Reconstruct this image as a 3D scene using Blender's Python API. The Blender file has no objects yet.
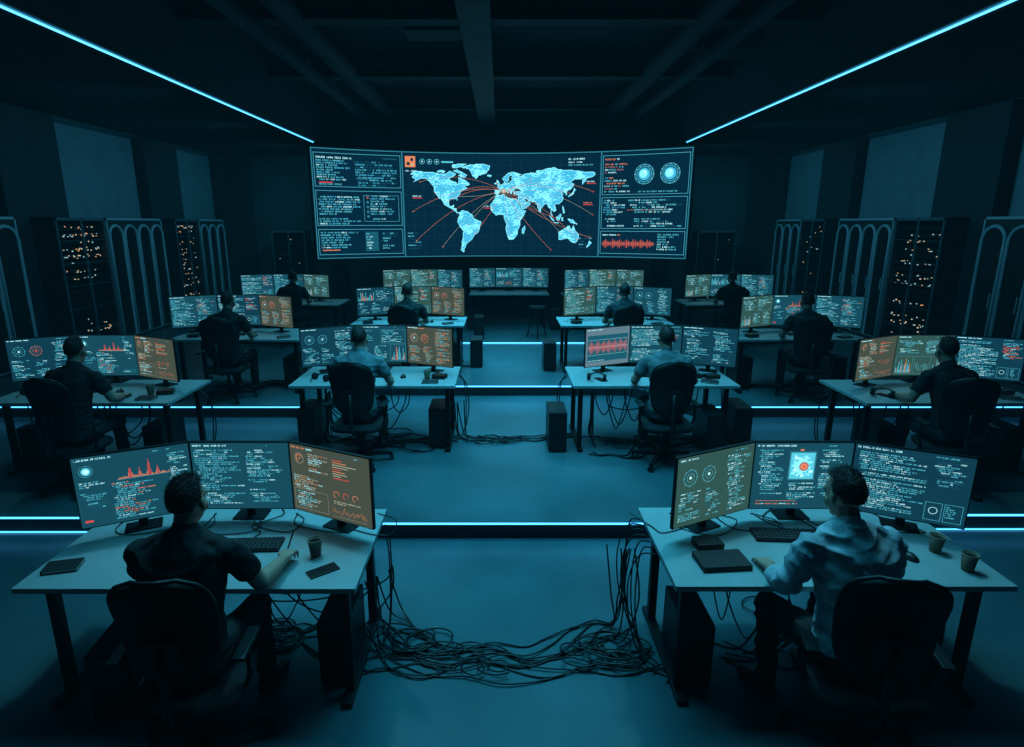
import bpy, bmesh, math, random
import numpy as np
from mathutils import Vector, Matrix, noise as MN
R = random.Random(7)
scene = bpy.context.scene
COL = scene.collection
try:
    scene.view_settings.view_transform = 'Standard'
    scene.view_settings.look = 'None'
except Exception:
    pass

# ------------------------------------------------------------------ materials
def mat(name, col, rough=.5, metal=0., noise=0., nscale=20., bump=0., bscale=60., emit=None, estr=0., sample=True, spec=.5):
    m = bpy.data.materials.new(name); m.use_nodes = True
    nt = m.node_tree; b = nt.nodes['Principled BSDF']
    b.inputs['Base Color'].default_value = (*col, 1)
    b.inputs['Roughness'].default_value = rough
    b.inputs['Metallic'].default_value = metal
    b.inputs['Specular IOR Level'].default_value = spec
    tc = nt.nodes.new('ShaderNodeTexCoord')
    if noise > 0:
        n = nt.nodes.new('ShaderNodeTexNoise'); n.inputs['Scale'].default_value = nscale; n.inputs['Detail'].default_value = 5
        nt.links.new(tc.outputs['Object'], n.inputs['Vector'])
        r = nt.nodes.new('ShaderNodeValToRGB')
        r.color_ramp.elements[0].position = .3; r.color_ramp.elements[1].position = .7
        r.color_ramp.elements[0].color = (*[c*(1-noise) for c in col], 1)
        r.color_ramp.elements[1].color = (*[min(1, c*(1+noise)) for c in col], 1)
        nt.links.new(n.outputs['Fac'], r.inputs['Fac']); nt.links.new(r.outputs['Color'], b.inputs['Base Color'])
    if bump > 0:
        n2 = nt.nodes.new('ShaderNodeTexNoise'); n2.inputs['Scale'].default_value = bscale; n2.inputs['Detail'].default_value = 3
        nt.links.new(tc.outputs['Object'], n2.inputs['Vector'])
        bp = nt.nodes.new('ShaderNodeBump'); bp.inputs['Strength'].default_value = bump; bp.inputs['Distance'].default_value = .02
        nt.links.new(n2.outputs['Fac'], bp.inputs['Height']); nt.links.new(bp.outputs['Normal'], b.inputs['Normal'])
    if emit:
        b.inputs['Emission Color'].default_value = (*emit, 1); b.inputs['Emission Strength'].default_value = estr
        if not sample: m.cycles.emission_sampling = 'NONE'
    return m

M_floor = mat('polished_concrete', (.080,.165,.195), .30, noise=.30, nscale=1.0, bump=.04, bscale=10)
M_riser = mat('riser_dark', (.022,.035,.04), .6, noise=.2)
M_wall = mat('wall_paint', (.075,.115,.135), .85, noise=.12, nscale=2)
M_panel = mat('wall_light_panel', (.27,.34,.38), .8, noise=.1, nscale=2)
M_col = mat('column_dark', (.03,.042,.05), .7, noise=.15, nscale=3)
M_ceil = mat('ceiling_black', (.018,.026,.03), .9, noise=.25, nscale=3)
M_beam = mat('beam_steel', (.048,.066,.076), .65, .2, noise=.25, nscale=5)
M_duct = mat('duct_metal', (.030,.041,.047), .7, .2, noise=.2, nscale=6)
M_desk = mat('desk_laminate', (.42,.52,.54), .40, noise=.06, nscale=8, bump=.02, bscale=200)
M_metal = mat('black_metal', (.02,.024,.027), .4, .6, noise=.1, nscale=30)
M_plastic = mat('black_plastic', (.014,.017,.02), .42, bump=.05, bscale=300)
M_fabric = mat('chair_fabric', (.014,.018,.022), .8, noise=.3, nscale=90, bump=.25, bscale=400)
M_mesh = mat('chair_mesh', (.014,.018,.022), .7, noise=.35, nscale=160, bump=.3, bscale=350)
M_rubber = mat('caster_rubber', (.012,.013,.015), .6)
M_cable = mat('cable_rubber', (.010,.013,.016), .38)
M_case = mat('pc_case', (.020,.026,.030), .36, .3, noise=.15, nscale=30)
M_grill = mat('pc_grill', (.045,.054,.062), .5, .4)
M_key = mat('keycaps', (.035,.042,.047), .5)
M_kraft = mat('kraft_paper', (.20,.15,.11), .8, noise=.1, nscale=40)
M_lid = mat('cup_rim', (.36,.33,.29), .6)
M_coffee = mat('coffee', (.02,.01,.006), .15)
M_leather = mat('notebook_cover', (.018,.021,.024), .6, noise=.2, nscale=60, bump=.1)
M_paper = mat('paper', (.5,.52,.52), .8)
M_glass = mat('phone_glass', (.006,.008,.010), .5, spec=.2)
M_rackf = mat('rack_pale_frame', (.62,.72,.76), .5, .1, noise=.05)
M_rackd = mat('rack_dark', (.035,.046,.053), .5, .2, noise=.15, nscale=12)
M_rackk = mat('rack_inside', (.008,.011,.014), .5, .2, noise=.15, nscale=12)
M_led_o = mat('led_orange', (.3,.1,.02), .5, emit=(1,.50,.22), estr=.8, sample=False)
M_led_c = mat('led_cool_white', (.05,.3,.3), .5, emit=(.50,.85,.95), estr=.6, sample=False)
M_led_g = mat('led_warm_white', (.3,.25,.1), .5, emit=(1.,.82,.55), estr=.6, sample=False)
M_strip = mat('led_diffuser', (.1,.2,.25), .5, emit=(.065,.37,.80), estr=3.6)
M_strip_c = mat('led_diffuser_ceiling', (.1,.2,.25), .5, emit=(.085,.42,.84), estr=3.0)
M_glow = mat('led_painted_halo', (.02,.05,.06), .5, emit=(.01,.20,.36), estr=.6)  # halo of the LEDs painted as emission on housings and rails
M_hair = mat('hair_dark', (.012,.0095,.009), .5, noise=.5, nscale=90, bump=.5, bscale=120)
M_eye = mat('eye_white', (.55,.55,.55), .2)
M_lip = mat('lip_skin', (.28,.12,.10), .5)
M_shoe = mat('shoe_black', (.015,.016,.018), .5)

def em(name, c, s):
    return mat(name, (.01,.012,.014), .35, emit=c, estr=s, sample=False)
E = {
 'cyan': em('screen_cyan', (.10,.60,.76), 1.05), 'white': em('screen_white', (.45,.92,1.0), 1.25),
 'orange': em('screen_orange', (.98,.32,.14), .85), 'red': em('screen_red', (.88,.08,.07), .9),
 'dim': em('screen_dim', (.013,.13,.19), .8), 'green': em('screen_green', (.25,.72,.55), .8),
 'map': em('screen_map', (.065,.50,.76), 1.1), 'map2': em('screen_map_light', (.24,.88,1.05), 1.2),
 'pink': em('screen_pink', (.72,.33,.32), .6), 'tan': em('screen_tan', (.62,.62,.46), .8),
}
def bgm(name, c, s=1.):
    return mat(name, (.006,.008,.01), .5, emit=c, estr=s, spec=.25)
BG = {'blue': bgm('screen_bg_blue', (.008,.070,.105)), 'navy': bgm('screen_bg_navy', (.005,.046,.078)),
      'amber': bgm('screen_bg_amber', (.060,.076,.056)), 'olive': bgm('screen_bg_olive', (.032,.090,.078)),
      'wall': bgm('screen_bg_wall', (.0015,.020,.044)), 'light': bgm('screen_bg_light', (.12,.21,.27))}
SL = ['cyan','white','orange','red','dim','green','map','map2','pink','tan']
IX = {k: i+1 for i, k in enumerate(SL)}

# ------------------------------------------------------------------ mesh builder
class MB:
    def __init__(s): s.v=[]; s.f=[]; s.m=[]; s.s=[]
    def add(s, vs, fs, m=0, sm=False):
        o=len(s.v); s.v.extend([tuple(p) for p in vs])
        for f in fs: s.f.append(tuple(i+o for i in f)); s.m.append(m); s.s.append(sm)
    def box(s, c, d, m=0, rz=0., M=None):
        x,y,z=d[0]/2,d[1]/2,d[2]/2
        P=[Vector(p) for p in [(-x,-y,-z),(x,-y,-z),(x,y,-z),(-x,y,-z),(-x,-y,z),(x,-y,z),(x,y,z),(-x,y,z)]]
        T = M if M is not None else Matrix.Rotation(rz,3,'Z')
        P=[T@p+Vector(c) for p in P]
        s.add(P,[(0,3,2,1),(4,5,6,7),(0,1,5,4),(1,2,6,5),(2,3,7,6),(3,0,4,7)],m)
    def cyl(s,p0,p1,r0,r1=None,n=16,m=0,caps=True,sm=True):
        r1=r0 if r1 is None else r1
        p0=Vector(p0);p1=Vector(p1);d=(p1-p0)
        if d.length<1e-7: return
        d.normalize()
        a=d.orthogonal().normalized();b=d.cross(a)
        V=[]
        for p,r in((p0,r0),(p1,r1)):
            for i in range(n):
                t=2*math.pi*i/n; V.append(p+a*math.cos(t)*r+b*math.sin(t)*r)
        s.add(V,[(i,(i+1)%n,n+(i+1)%n,n+i) for i in range(n)],m,sm)
        if caps:
            s.add(V[:n],[tuple(range(n-1,-1,-1))],m); s.add(V[n:],[tuple(range(n))],m)
    def tube(s,pts,r,n=6,m=0,closed=False):
        pts=[Vector(p) for p in pts]; N=len(pts); V=[]; prev=None
        for i,p in enumerate(pts):
            if closed: t=pts[(i+1)%N]-pts[i-1]
            else: t=pts[min(i+1,N-1)]-pts[max(i-1,0)]
            if t.length<1e-8: t=Vector((1,0,0))
            t.normalize()
            if prev is None: a=t.orthogonal().normalized()
            else:
                a=prev-t*prev.dot(t)
                a = a.normalized() if a.length>1e-6 else t.orthogonal().normalized()
            prev=a; b=t.cross(a)
            for k in range(n):
                q=2*math.pi*k/n; V.append(p+(a*math.cos(q)+b*math.sin(q))*r)
        F=[]
        L=N if closed else N-1
        for i in range(L):
            j=(i+1)%N
            for k in range(n): F.append((i*n+k,i*n+(k+1)%n,j*n+(k+1)%n,j*n+k))
        if not closed: F.append(tuple(range(n-1,-1,-1))); F.append(tuple((N-1)*n+k for k in range(n)))
        s.add(V,F,m,True)
    def loft(s,rings,m=0,sm=True):
        n=len(rings[0]); V=[p for r in rings for p in r]; F=[]
        for i in range(len(rings)-1):
            for k in range(n): F.append((i*n+k,i*n+(k+1)%n,(i+1)*n+(k+1)%n,(i+1)*n+k))
        F.append(tuple(range(n-1,-1,-1))); F.append(tuple((len(rings)-1)*n+k for k in range(n)))
        s.add(V,F,m,sm)
    def mesh(s,name,mats,bevel=0.,seg=2):
        me=bpy.data.meshes.new(name); me.from_pydata(s.v,[],s.f)
        for mm in mats: me.materials.append(mm)
        me.polygons.foreach_set('material_index',s.m); me.polygons.foreach_set('use_smooth',s.s)
        if bevel>0:
            bm=bmesh.new(); bm.from_mesh(me)
            bmesh.ops.bevel(bm,geom=list(bm.edges),offset=bevel,segments=seg,affect='EDGES',profile=.7,clamp_overlap=True)
            bm.to_mesh(me); bm.free()
        me.update(); return me

def obj(name, me, loc=(0,0,0), rz=0., parent=None, **kw):
    o=bpy.data.objects.new(name,me); COL.objects.link(o)
    o.location=loc; o.rotation_euler=(0,0,rz)
    if parent: o.parent=parent
    for k,v in kw.items(): o[k]=v
    return o
def thing(name, parts, loc, rz, label, category, group=None):
    e=bpy.data.objects.new(name,None); COL.objects.link(e); e.empty_display_size=.1
    e.location=loc; e.rotation_euler=(0,0,rz); e['label']=label; e['category']=category
    if group: e['group']=group
    for p in parts:
        o=obj(p[0],p[1],p[2] if len(p)>2 else (0,0,0),p[3] if len(p)>3 else 0.,e)
        if len(p)>4:
            for q in p[4]: obj(q[0],q[1],q[2] if len(q)>2 else (0,0,0),q[3] if len(q)>3 else 0.,o)
    return e
def struct(name, mb, mats, bevel=0.):
    return obj(name, mb.mesh(name,mats,bevel), kind='structure')

# ------------------------------------------------------------------ room shell
XW=8.1; YB=18.2
m=MB(); m.box((0,7.6,-.05),(2*XW+.3,21.8,.1)); struct('floor',m,[M_floor])
def prism(poly,z0,z1,mats=(0,1)):
    m=MB(); n=len(poly)
    m.add([(x,y,z1) for x,y in poly],[tuple(range(n))],mats[0])
    for i in range(n):
        a=poly[i];b=poly[(i+1)%n]
        m.add([(a[0],a[1],z0),(b[0],b[1],z0),(b[0],b[1],z1),(a[0],a[1],z1)],[(0,1,2,3)],mats[1])
    return m
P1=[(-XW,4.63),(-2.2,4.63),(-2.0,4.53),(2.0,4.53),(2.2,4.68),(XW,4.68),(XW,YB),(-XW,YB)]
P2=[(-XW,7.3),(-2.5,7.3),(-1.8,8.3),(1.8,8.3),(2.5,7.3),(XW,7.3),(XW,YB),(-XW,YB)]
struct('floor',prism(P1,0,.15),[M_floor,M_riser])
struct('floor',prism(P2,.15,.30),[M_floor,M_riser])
m=MB(); m.box((-XW-.06,7.6,2.7),(.12,21.8,5.6)); struct('wall_left',m,[M_wall])
m=MB(); m.box((XW+.06,7.6,2.7),(.12,21.8,5.6)); struct('wall_right',m,[M_wall])
m=MB(); m.box((0,YB+.06,2.7),(2*XW+.24,.12,5.6)); struct('wall_back',m,[M_wall])
m=MB(); m.box((0,-3.06,2.7),(2*XW+.24,.12,5.6)); struct('wall_front',m,[M_wall])
m=MB(); m.box((0,7.6,5.45),(2*XW+.3,21.8,.1)); struct('ceiling',m,[M_ceil])
tn=[0]
def trim(mb,mats,bevel=0.):
    tn[0]+=1; return struct('trim_%d'%tn[0],mb,mats,bevel)
for sx in (-1,1):
    m=MB(); m.box((sx*(4.2+XW)/2,7.6,4.92),(XW-4.2,21.3,.94)); trim(m,[M_ceil])       # soffit
    m=MB(); m.box((sx*4.10,7.6,4.835),(.20,21.3,1.11)); trim(m,[M_beam])               # fascia beam
    for (y0,y1) in ((6.0,7.3),(9.9,11.3),(14.0,15.4),(17.6,18.18)):
        m=MB(); m.box((sx*(XW-.13),(y0+y1)/2,2.35),(.26,y1-y0,4.1)); trim(m,[M_col],.01)
    for (y0,y1) in ((7.4,9.8),(11.4,13.9),(15.5,17.5)):
        m=MB(); m.box((sx*(XW-.03),(y0+y1)/2,3.45),(.05,y1-y0,1.75)); trim(m,[M_panel],.004)
        m=MB(); m.box((sx*(XW-.03),(y0+y1)/2,1.42),(.05,y1-y0,2.2)); trim(m,[M_col],.004)
for x0,x1 in ((-7.9,-7.2),(-5.0,-4.6),(4.6,5.0),(7.2,7.9)):
    m=MB(); m.box(((x0+x1)/2,YB-.10,2.35),(x1-x0,.2,4.1)); trim(m,[M_col],.01)
# ceiling beams
for i in range(6):
    y=2.4+i*3.0
    m=MB(); m.box((0,y,5.20),(8.0,.09,.36)); m.box((0,y,5.02),(8.0,.26,.035)); m.box((0,y,5.37),(8.0,.26,.03)); trim(m,[M_duct])
m=MB(); m.box((-.30,8.6,5.13),(.30,18.6,.5)); m.box((-.30,8.6,4.88),(.38,18.6,.03)); trim(m,[M_beam])
for x in (-3.1,3.1):   # lattice trusses
    m=MB(); m.box((x,8.6,5.36),(.16,18.6,.05)); m.box((x,8.6,4.93),(.20,18.6,.09))
    y=-.5; k=0
    while y<17.6:
        a=Vector((x,y,4.94 if k%2 else 5.35)); b=Vector((x,y+.6,5.35 if k%2 else 4.94)); m.cyl(a,b,.022,n=6); y+=.6; k+=1
    trim(m,[M_beam])
rnd=random.Random(3)
for k in range(20):
    x=rnd.uniform(-3.8,3.8); y=rnd.uniform(6,16); w=rnd.uniform(.3,1.4)
    m=MB(); m.box((x,y,5.25),(w,rnd.uniform(.1,.8),rnd.uniform(.05,.20))); m.box((x+w*.3,y,5.36),(.05,.05,.1)); trim(m,[M_duct],.005)
def duct(x,z,r,y0,y1):
    a=MB(); a.cyl((0,0,0),(0,y1-y0,0),r,n=20)
    c=MB(); c.box((0,0,(5.4-z)/2),(.02,.03,5.4-z))
    cm=c.mesh('duct_rod',[M_metal])
    P=[('pipe',a.mesh('duct_pipe',[M_duct]))]+[('hanger_rod',cm,(0,q,0)) for q in (2,6,10,14)]
    thing('ventilation_duct',P,(x,y0,z),0,'round dark ventilation duct hung under the ceiling','duct','ceiling ducts')
duct(-2.6,5.08,.16,1,17.8); duct(2.6,5.08,.16,1,17.8)

# LED strips
def strip(p0,p1,w,label,group,m_em,house=True):
    p0=Vector(p0);p1=Vector(p1);d=p1-p0;L=d.length; yaw=math.atan2(d.y,d.x)
    a=MB(); a.box((L/2,0,0),(L,w,w*.8))
    parts=[('diffuser',a.mesh('strip_diff',[m_em]))]
    if house:
        b=MB(); b.box((L/2,0,w*.75+.002),(L,w*4.2,w*.6)); parts.append(('housing',b.mesh('strip_house',[M_glow])))
    else:
        b=MB(); b.box((L/2,w*.5+.004,-.004),(L,.008,w*1.0+.014)); parts.append(('mounting_rail',b.mesh('strip_rail',[M_glow])))
    return thing('led_strip_light',parts,p0,yaw,label,'led strip',group)
for sx in (-1,1):
    strip((sx*4.07,0,4.266),(sx*4.07,13.9,4.266),.018,'long glowing cyan LED strip along the ceiling edge','ceiling led strips',M_strip_c)
g='floor led strips'; lb='thin cyan LED strip lighting the edge of a floor step'
strip((-8.0,4.614,.140),(-2.2,4.614,.140),.012,lb,g,M_strip,False)
strip((-1.99,4.514,.140),(1.99,4.514,.140),.012,lb,g,M_strip,False)
strip((2.2,4.664,.140),(8.0,4.664,.140),.012,lb,g,M_strip,False)
strip((-8.0,4.616,.008),(-2.2,4.616,.008),.008,lb,g,M_strip,False)
strip((2.2,4.666,.008),(8.0,4.666,.008),.008,lb,g,M_strip,False)
strip((-8.0,7.284,.288),(-2.52,7.284,.288),.012,lb,g,M_strip,False)
strip((2.52,7.284,.288),(8.0,7.284,.288),.012,lb,g,M_strip,False)
strip((-1.78,8.284,.288),(1.78,8.284,.288),.016,lb,g,M_strip,False)
strip((-2.3,11.4,.309),(2.5,11.4,.309),.018,'thin cyan LED strip laid across the floor',g,M_strip,False)

# ------------------------------------------------------------------ screen drawing
FONT=dict(zip('ABCDEFGHIJKLMNOPQRSTUVWXYZ0123456789:.-/=_()%',
 ['25755','65656','34443','65556','74647','74644','34553','55755','72227','11152','55655','44447','57755','67555','75557','75744','75571','65655','34216','72222','55557','55552','55775','55255','55222','71247',
  '75557','26227','61247','61216','55711','74616','34757','71122','75757','75716','02020','00002','00700','11244','07070','00007','24442','21112','51245']))
CH='ABCDEFGHIKLMNOPRSTUVXZ0123456789:.-/=_()'
class Draw:
    def __init__(s,mapper,maxw=None,rng=None,glyph=True):
        s.mb=MB(); s.map=mapper; s.maxw=maxw; s.r=rng or random.Random(1); s.g=glyph
    def quad(s,pts,k,l=1):
        s.mb.add([s.map(x,y,l) for x,y in pts],[(0,1,2,3)],k if isinstance(k,int) else IX[k])
    def rect(s,x,y,w,h,k,l=1):
        n=1 if not s.maxw else max(1,int(math.ceil(w/s.maxw)))
        for i in range(n): s.quad([(x+w*i/n,y),(x+w*(i+1)/n,y),(x+w*(i+1)/n,y+h),(x+w*i/n,y+h)],k,l)
    def line(s,p,q,th,k,l=2):
        dx,dy=q[0]-p[0],q[1]-p[1];L=math.hypot(dx,dy) or 1e-6; nx,ny=-dy/L*th/2,dx/L*th/2
        s.quad([(p[0]-nx,p[1]-ny),(q[0]-nx,q[1]-ny),(q[0]+nx,q[1]+ny),(p[0]+nx,p[1]+ny)],k,l)
    def poly(s,P,th,k,l=2):
        for a,b in zip(P,P[1:]): s.line(a,b,th,k,l)
    def ring(s,cx,cy,r,th,k,a0=0,a1=360,n=28,l=2):
        for i in range(n):
            t0=math.radians(a0+(a1-a0)*i/n);t1=math.radians(a0+(a1-a0)*(i+1)/n);q=r-th
            s.quad([(cx+q*math.cos(t0),cy+q*math.sin(t0)),(cx+r*math.cos(t0),cy+r*math.sin(t0)),(cx+r*math.cos(t1),cy+r*math.sin(t1)),(cx+q*math.cos(t1),cy+q*math.sin(t1))],k,l)
    def disc(s,cx,cy,r,k,l=2): s.ring(cx,cy,r,r*.999,k,n=20,l=l)
    def frame(s,x,y,w,h,th,k,l=1):
        s.rect(x,y,w,th,k,l);s.rect(x,y+h-th,w,th,k,l);s.rect(x,y,th,h,k,l);s.rect(x+w-th,y,th,h,k,l)
    def text(s,x,y,st,h,k,l=2):
        c=h/5
        for ch in st:
            if ch in FONT:
                g=FONT[ch]
                for r in range(5):
                    b=int(g[r]); j=0; bits=[(b>>2)&1,(b>>1)&1,b&1]
                    while j<3:
                        if bits[j]:
                            e=j
                            while e<3 and bits[e]: e+=1
                            s.quad([(x+j*c,y+(4-r)*c),(x+e*c,y+(4-r)*c),(x+e*c,y+(5-r)*c),(x+j*c,y+(5-r)*c)],k,l); j=e
                        else: j+=1
            x+=4*c
        return x
    def words(s,x,y,w,h,ks,l=2,fill=.8):
        r=s.r; end=x+w*r.uniform(fill*.45,fill*1.2)
        end=min(end,x+w)
        while x<end-h*2:
            n=r.randint(2,9); n=int(min(n,(end-x)/(h*.8)))
            if n<1: break
            k=r.choice(ks)
            if s.g: s.text(x,y,''.join(r.choice(CH) for _ in range(n)),h,k,l)
            else: s.rect(x,y+h*.2,n*h*.8-h*.2,h*.5,k,l)
            x+=(n+1)*h*.8
    def lines(s,x,yt,w,n,lh,h,ks,ind=True,fill=.85):
        r=s.r; lv=0
        for i in range(n):
            y=yt-(i+1)*lh
            if r.random()<.10: continue
            if ind: lv=max(0,min(3,lv+r.choice([-1,0,0,1])))
            s.words(x+lv*h*1.6,y,w-lv*h*1.6,h,ks,fill=fill)

CK=['cyan','cyan','cyan','white','dim']
def content(d,W,H,st,th):
    r=d.r; h=.0074 if d.g else .0080; lh=.0128 if d.g else .0140
    base={'a':['tan','tan','orange','tan','white','cyan'] if d.g else ['tan','tan','cyan','tan','orange','cyan'],'b':CK}[th]
    hd='orange' if th=='a' else 'white'; wt='tan' if th=='a' else 'white'
    d.rect(0,H-.026,W,.001,'dim'); 
    d.words(.012,H-.020,W*.45,h*1.4,[hd,'white'],fill=1); d.words(W*.68,H-.020,W*.28,h,['cyan','dim'],fill=1)
    N=lambda hh:int(hh/lh)
    if st=='code':
        d.lines(.015,H-.035,W*.5,N(H-.06),lh,h,base+['cyan'])
        d.lines(W*.56,H-.035,W*.4,N(H-.20),lh,h,base+['orange'] if r.random()<.3 else base)
        d.frame(W*.55,.02,W*.42,.12,.0012,'dim'); d.lines(W*.57,.135,W*.38,7,lh,h,base)
    elif st=='bars':
        d.disc(.062,H-.085,.024,'cyan'); d.disc(.062,H-.085,.015,'white',3); d.ring(.062,H-.085,.034,.0013,'cyan')
        d.lines(.02,H-.145,.13,3,lh,h,['cyan','white'])
        y0=H-.16
        for i in range(60):
            q=.6*math.exp(-((i-14)/2.)**2)+.95*math.exp(-((i-36)/1.8)**2)+.5*math.exp(-((i-46)/1.5)**2)+.45*math.exp(-((i-25)/1.5)**2)+.12*r.random()
            d.rect(W*.36+i*.0044,y0,.0026,.004+.095*q,'orange' if q<.35 else 'red')
        d.rect(W*.34,y0-.003,.29,.001,'cyan')
        d.lines(W*.30,y0-.012,W*.38,N(y0-.03),lh,h,['white','cyan','cyan','orange','cyan'])
        d.lines(.02,y0-.05,W*.24,9,lh,h,['cyan','dim'])
        d.rect(.02,.03,.04,.012,'red'); d.lines(W*.80,H-.035,W*.18,16,lh,h,['cyan','dim','white'])
        d.rect(W*.74,.025,W*.22,.045,'dim'); d.words(W*.75,.04,W*.2,h,['white'],fill=1)
    elif st=='dials':
        for cx,c2 in ((W*.16,'tan' if th=='a' else 'cyan'),(W*.40,'orange' if th=='a' or (not d.g and r.random()<.6) else 'cyan')):
            cy=H*.70
            d.ring(cx,cy,.050,.0018,c2); d.ring(cx,cy,.041,.005,'dim' if th=='b' else 'pink',r.randint(0,90),r.randint(200,330))
            d.ring(cx,cy,.027,.0015,c2); d.disc(cx,cy,.009,'red' if c2=='orange' else 'white')
            for k in range(8):
                t=k*math.pi/4; d.line((cx+.044*math.cos(t),cy+.044*math.sin(t)),(cx+.057*math.cos(t),cy+.057*math.sin(t)),.0015,c2)
        d.lines(.02,H*.50,W*.3,N(H*.45),lh,h,base); d.lines(W*.36,H*.50,W*.26,N(H*.45),lh,h,base)
        d.lines(W*.64,H-.035,W*.34,N(H-.06),lh,h,base+[wt])
    elif st=='amber':
        d.ring(.07,H-.080,.034,.0018,'tan'); d.ring(.07,H-.080,.025,.004,'orange',20,250); d.disc(.07,H-.080,.005,'orange')
        d.lines(.14,H-.035,W*.28,9,lh,h,['tan','tan','orange','white']); 
        for j in range(9):
            d.rect(W*.55,H-.05-j*.014,.03+.16*r.random(),.0038,'red' if j%4==0 else ('orange' if j%4==1 else 'tan'))
        d.lines(.02,H*.60,W*.44,8,lh,h,['tan','white','orange','tan'])
        d.frame(.015,.02,W*.44,H*.30,.0010,'tan'); d.lines(.025,.02+H*.28,W*.40,8,lh,h,['tan','cyan','white'])
        for k in range(3): d.ring(W*.58+k*.070,H*.38,.021,.003,'red' if k==1 else 'orange',0,r.randint(150,360))
        P=[(W*.52+i*.007,.035+.05*r.random()) for i in range(37)]; d.poly(P,.0014,'orange'); d.rect(W*.52,.02,W*.43,.0010,'tan')
        d.lines(W*.52,H*.30,W*.44,2,lh,h,['tan'])
    elif st=='image':
        d.lines(.015,H-.035,W*.30,23,lh,h,['white','cyan','cyan'])
        x0,y0,ww,hh=W*.37,H*.46,W*.25,H*.40
        d.rect(x0,y0,ww,hh,'cyan',1)
        for k in range(60):   # mottled pale picture
            px=x0+.01+r.random()*(ww-.04); py=y0+.01+r.random()*(hh-.04); d.rect(px,py,.008+.018*r.random(),.006+.016*r.random(),r.choice(['map2','white','map2','cyan']),2)
        d.disc(x0+ww*.5,y0+hh*.5,.042,'map2',3)
        for q_,k_ in ((.030,'pink'),(.019,'orange'),(.008,'red')): d.disc(x0+ww*.57,y0+hh*.48,q_,k_,4+(q_<.02)+(q_<.01))
        d.frame(x0-.006,y0-.006,ww+.012,hh+.012,.0012,'cyan'); d.rect(W*.46,H*.89,.022,.009,'orange')
        d.lines(W*.37,y0-.02,W*.30,9,lh,h,['cyan','white'])
        d.lines(W*.68,H-.035,W*.30,24,lh,h,['cyan','white','dim']); d.rect(.03,.050,W*.42,.002,'orange'); d.words(.03,.028,W*.5,h,['orange','white'])
    elif st=='wave':
        d.rect(.02,H*.12,W-.04,H*.70,'dim')
        n=110
        for i in range(n):
            q=.03+.22*abs(math.sin(i*.19))*abs(math.sin(i*1.7))+.10*r.random(); q*=H*.62
            x=.03+i*(W-.06)/n; k='red' if r.random()<.5 else 'pink'
            d.rect(x,H*.50-q,(W-.06)/n*.55,2*q,k,2)
        for y in (.3,.5,.7): d.rect(.02,H*y-.001,W-.04,.0015,'white',3)
        d.words(.03,H*.14,W*.8,h,['white'],fill=1)
    elif st=='panels':
        for i,(x,y,w,hh) in enumerate([(.012,H*.52,W*.46,H*.38),(W*.51,H*.52,W*.47,H*.38),(.012,.02,W*.30,H*.44),(W*.35,.02,W*.3,H*.44),(W*.68,.02,W*.30,H*.44)]):
            d.frame(x,y,w,hh,.0012,'dim'if r.random()<.6 else 'cyan')
            q=r.random()
            if q<.65: d.lines(x+.008,y+hh-.004,w-.016,N(hh-.01),lh,h,base)
            elif q<.82:
                P=[(x+.01+j*(w-.02)/26,y+.02+(hh-.04)*r.random()*.7) for j in range(27)]; d.poly(P,.0014,r.choice(['cyan','orange','white']))
            else:
                for j in range(22): d.rect(x+.01+j*(w-.02)/22,y+.01,(w-.02)/40,(hh-.03)*r.random(),r.choice(['cyan','orange','cyan','cyan']))
    elif st=='list':
        d.lines(.015,H-.035,W*.62,N(H-.05),lh,h,['tan','cyan','tan','orange'] if th=='a' else ['white','cyan','cyan'],fill=1.0)
        d.lines(W*.68,H-.035,W*.30,12,lh,h,['cyan','cyan','white','dim'] if d.g else ['red','orange','white','cyan','cyan'])
        d.frame(W*.66,.02,W*.14,H*.26,.0014,'cyan'); d.frame(W*.82,.02,W*.15,H*.26,.0014,'cyan')
        d.ring(W*.73,H*.19,.022,.0025,'white'); d.lines(W*.83,H*.29,W*.12,6,lh,h,['cyan'])

MW,MH=.605,.445; DW,DH=.588,.426; ZB=.080
def display_mesh(bg,style,th,seed,glyph):
    d=Draw(lambda x,y,l:(x-DW/2,-.0175-l*.0005,ZB+(MH-DH)/2+y),rng=random.Random(seed),glyph=glyph)
    d.mb.box((0,-.0145,ZB+MH/2),(DW,.006,DH),0)
    content(d,DW,DH,style,th)
    return d.mb.mesh('display',[BG[bg]]+[E[k] for k in SL])
def monitor_parts():
    a=MB(); a.box((0,0,ZB+MH/2),(MW,.022,MH)); ma=a.mesh('housing',[M_plastic],.004)
    a=MB(); a.box((0,.022,ZB+MH*.5),(MW*.6,.03,MH*.55)); mb_=a.mesh('back_cover',[M_plastic],.012)
    a=MB(); a.box((0,.065,.005),(.20,.13,.010)); mc=a.mesh('stand_base',[M_metal],.004)
    a=MB(); a.box((0,.060,.15),(.05,.025,.28)); a.box((0,.045,.24),(.08,.03,.08)); md=a.mesh('stand_neck',[M_metal],.005)
    return ma,mb_,mc,md
MON=monitor_parts()
SH={}
desc={'code':'rows of code','bars':'red bar spikes and text','dials':'round dials and text','amber':'orange gauges on a tan screen','image':'a bright picture window','wave':'a red waveform','panels':'boxed data panels','list':'dense text list'}
def monitor(x,y,z,rz,spec,seed,glyph=False,share=False):
    bg,stl,th=spec
    if share:
        if spec not in SH: SH[spec]=display_mesh(bg,stl,th,len(SH)*13+5,False)
        dm=SH[spec]
    else: dm=display_mesh(bg,stl,th,seed,glyph)
    thing('monitor',[('housing',MON[0]),('back_cover',MON[1]),('display',dm),('stand_base',MON[2]),('stand_neck',MON[3])],(x,y,z),rz,
       'black thin-bezel desktop monitor showing '+desc[stl],'monitor','desk monitors')
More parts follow.
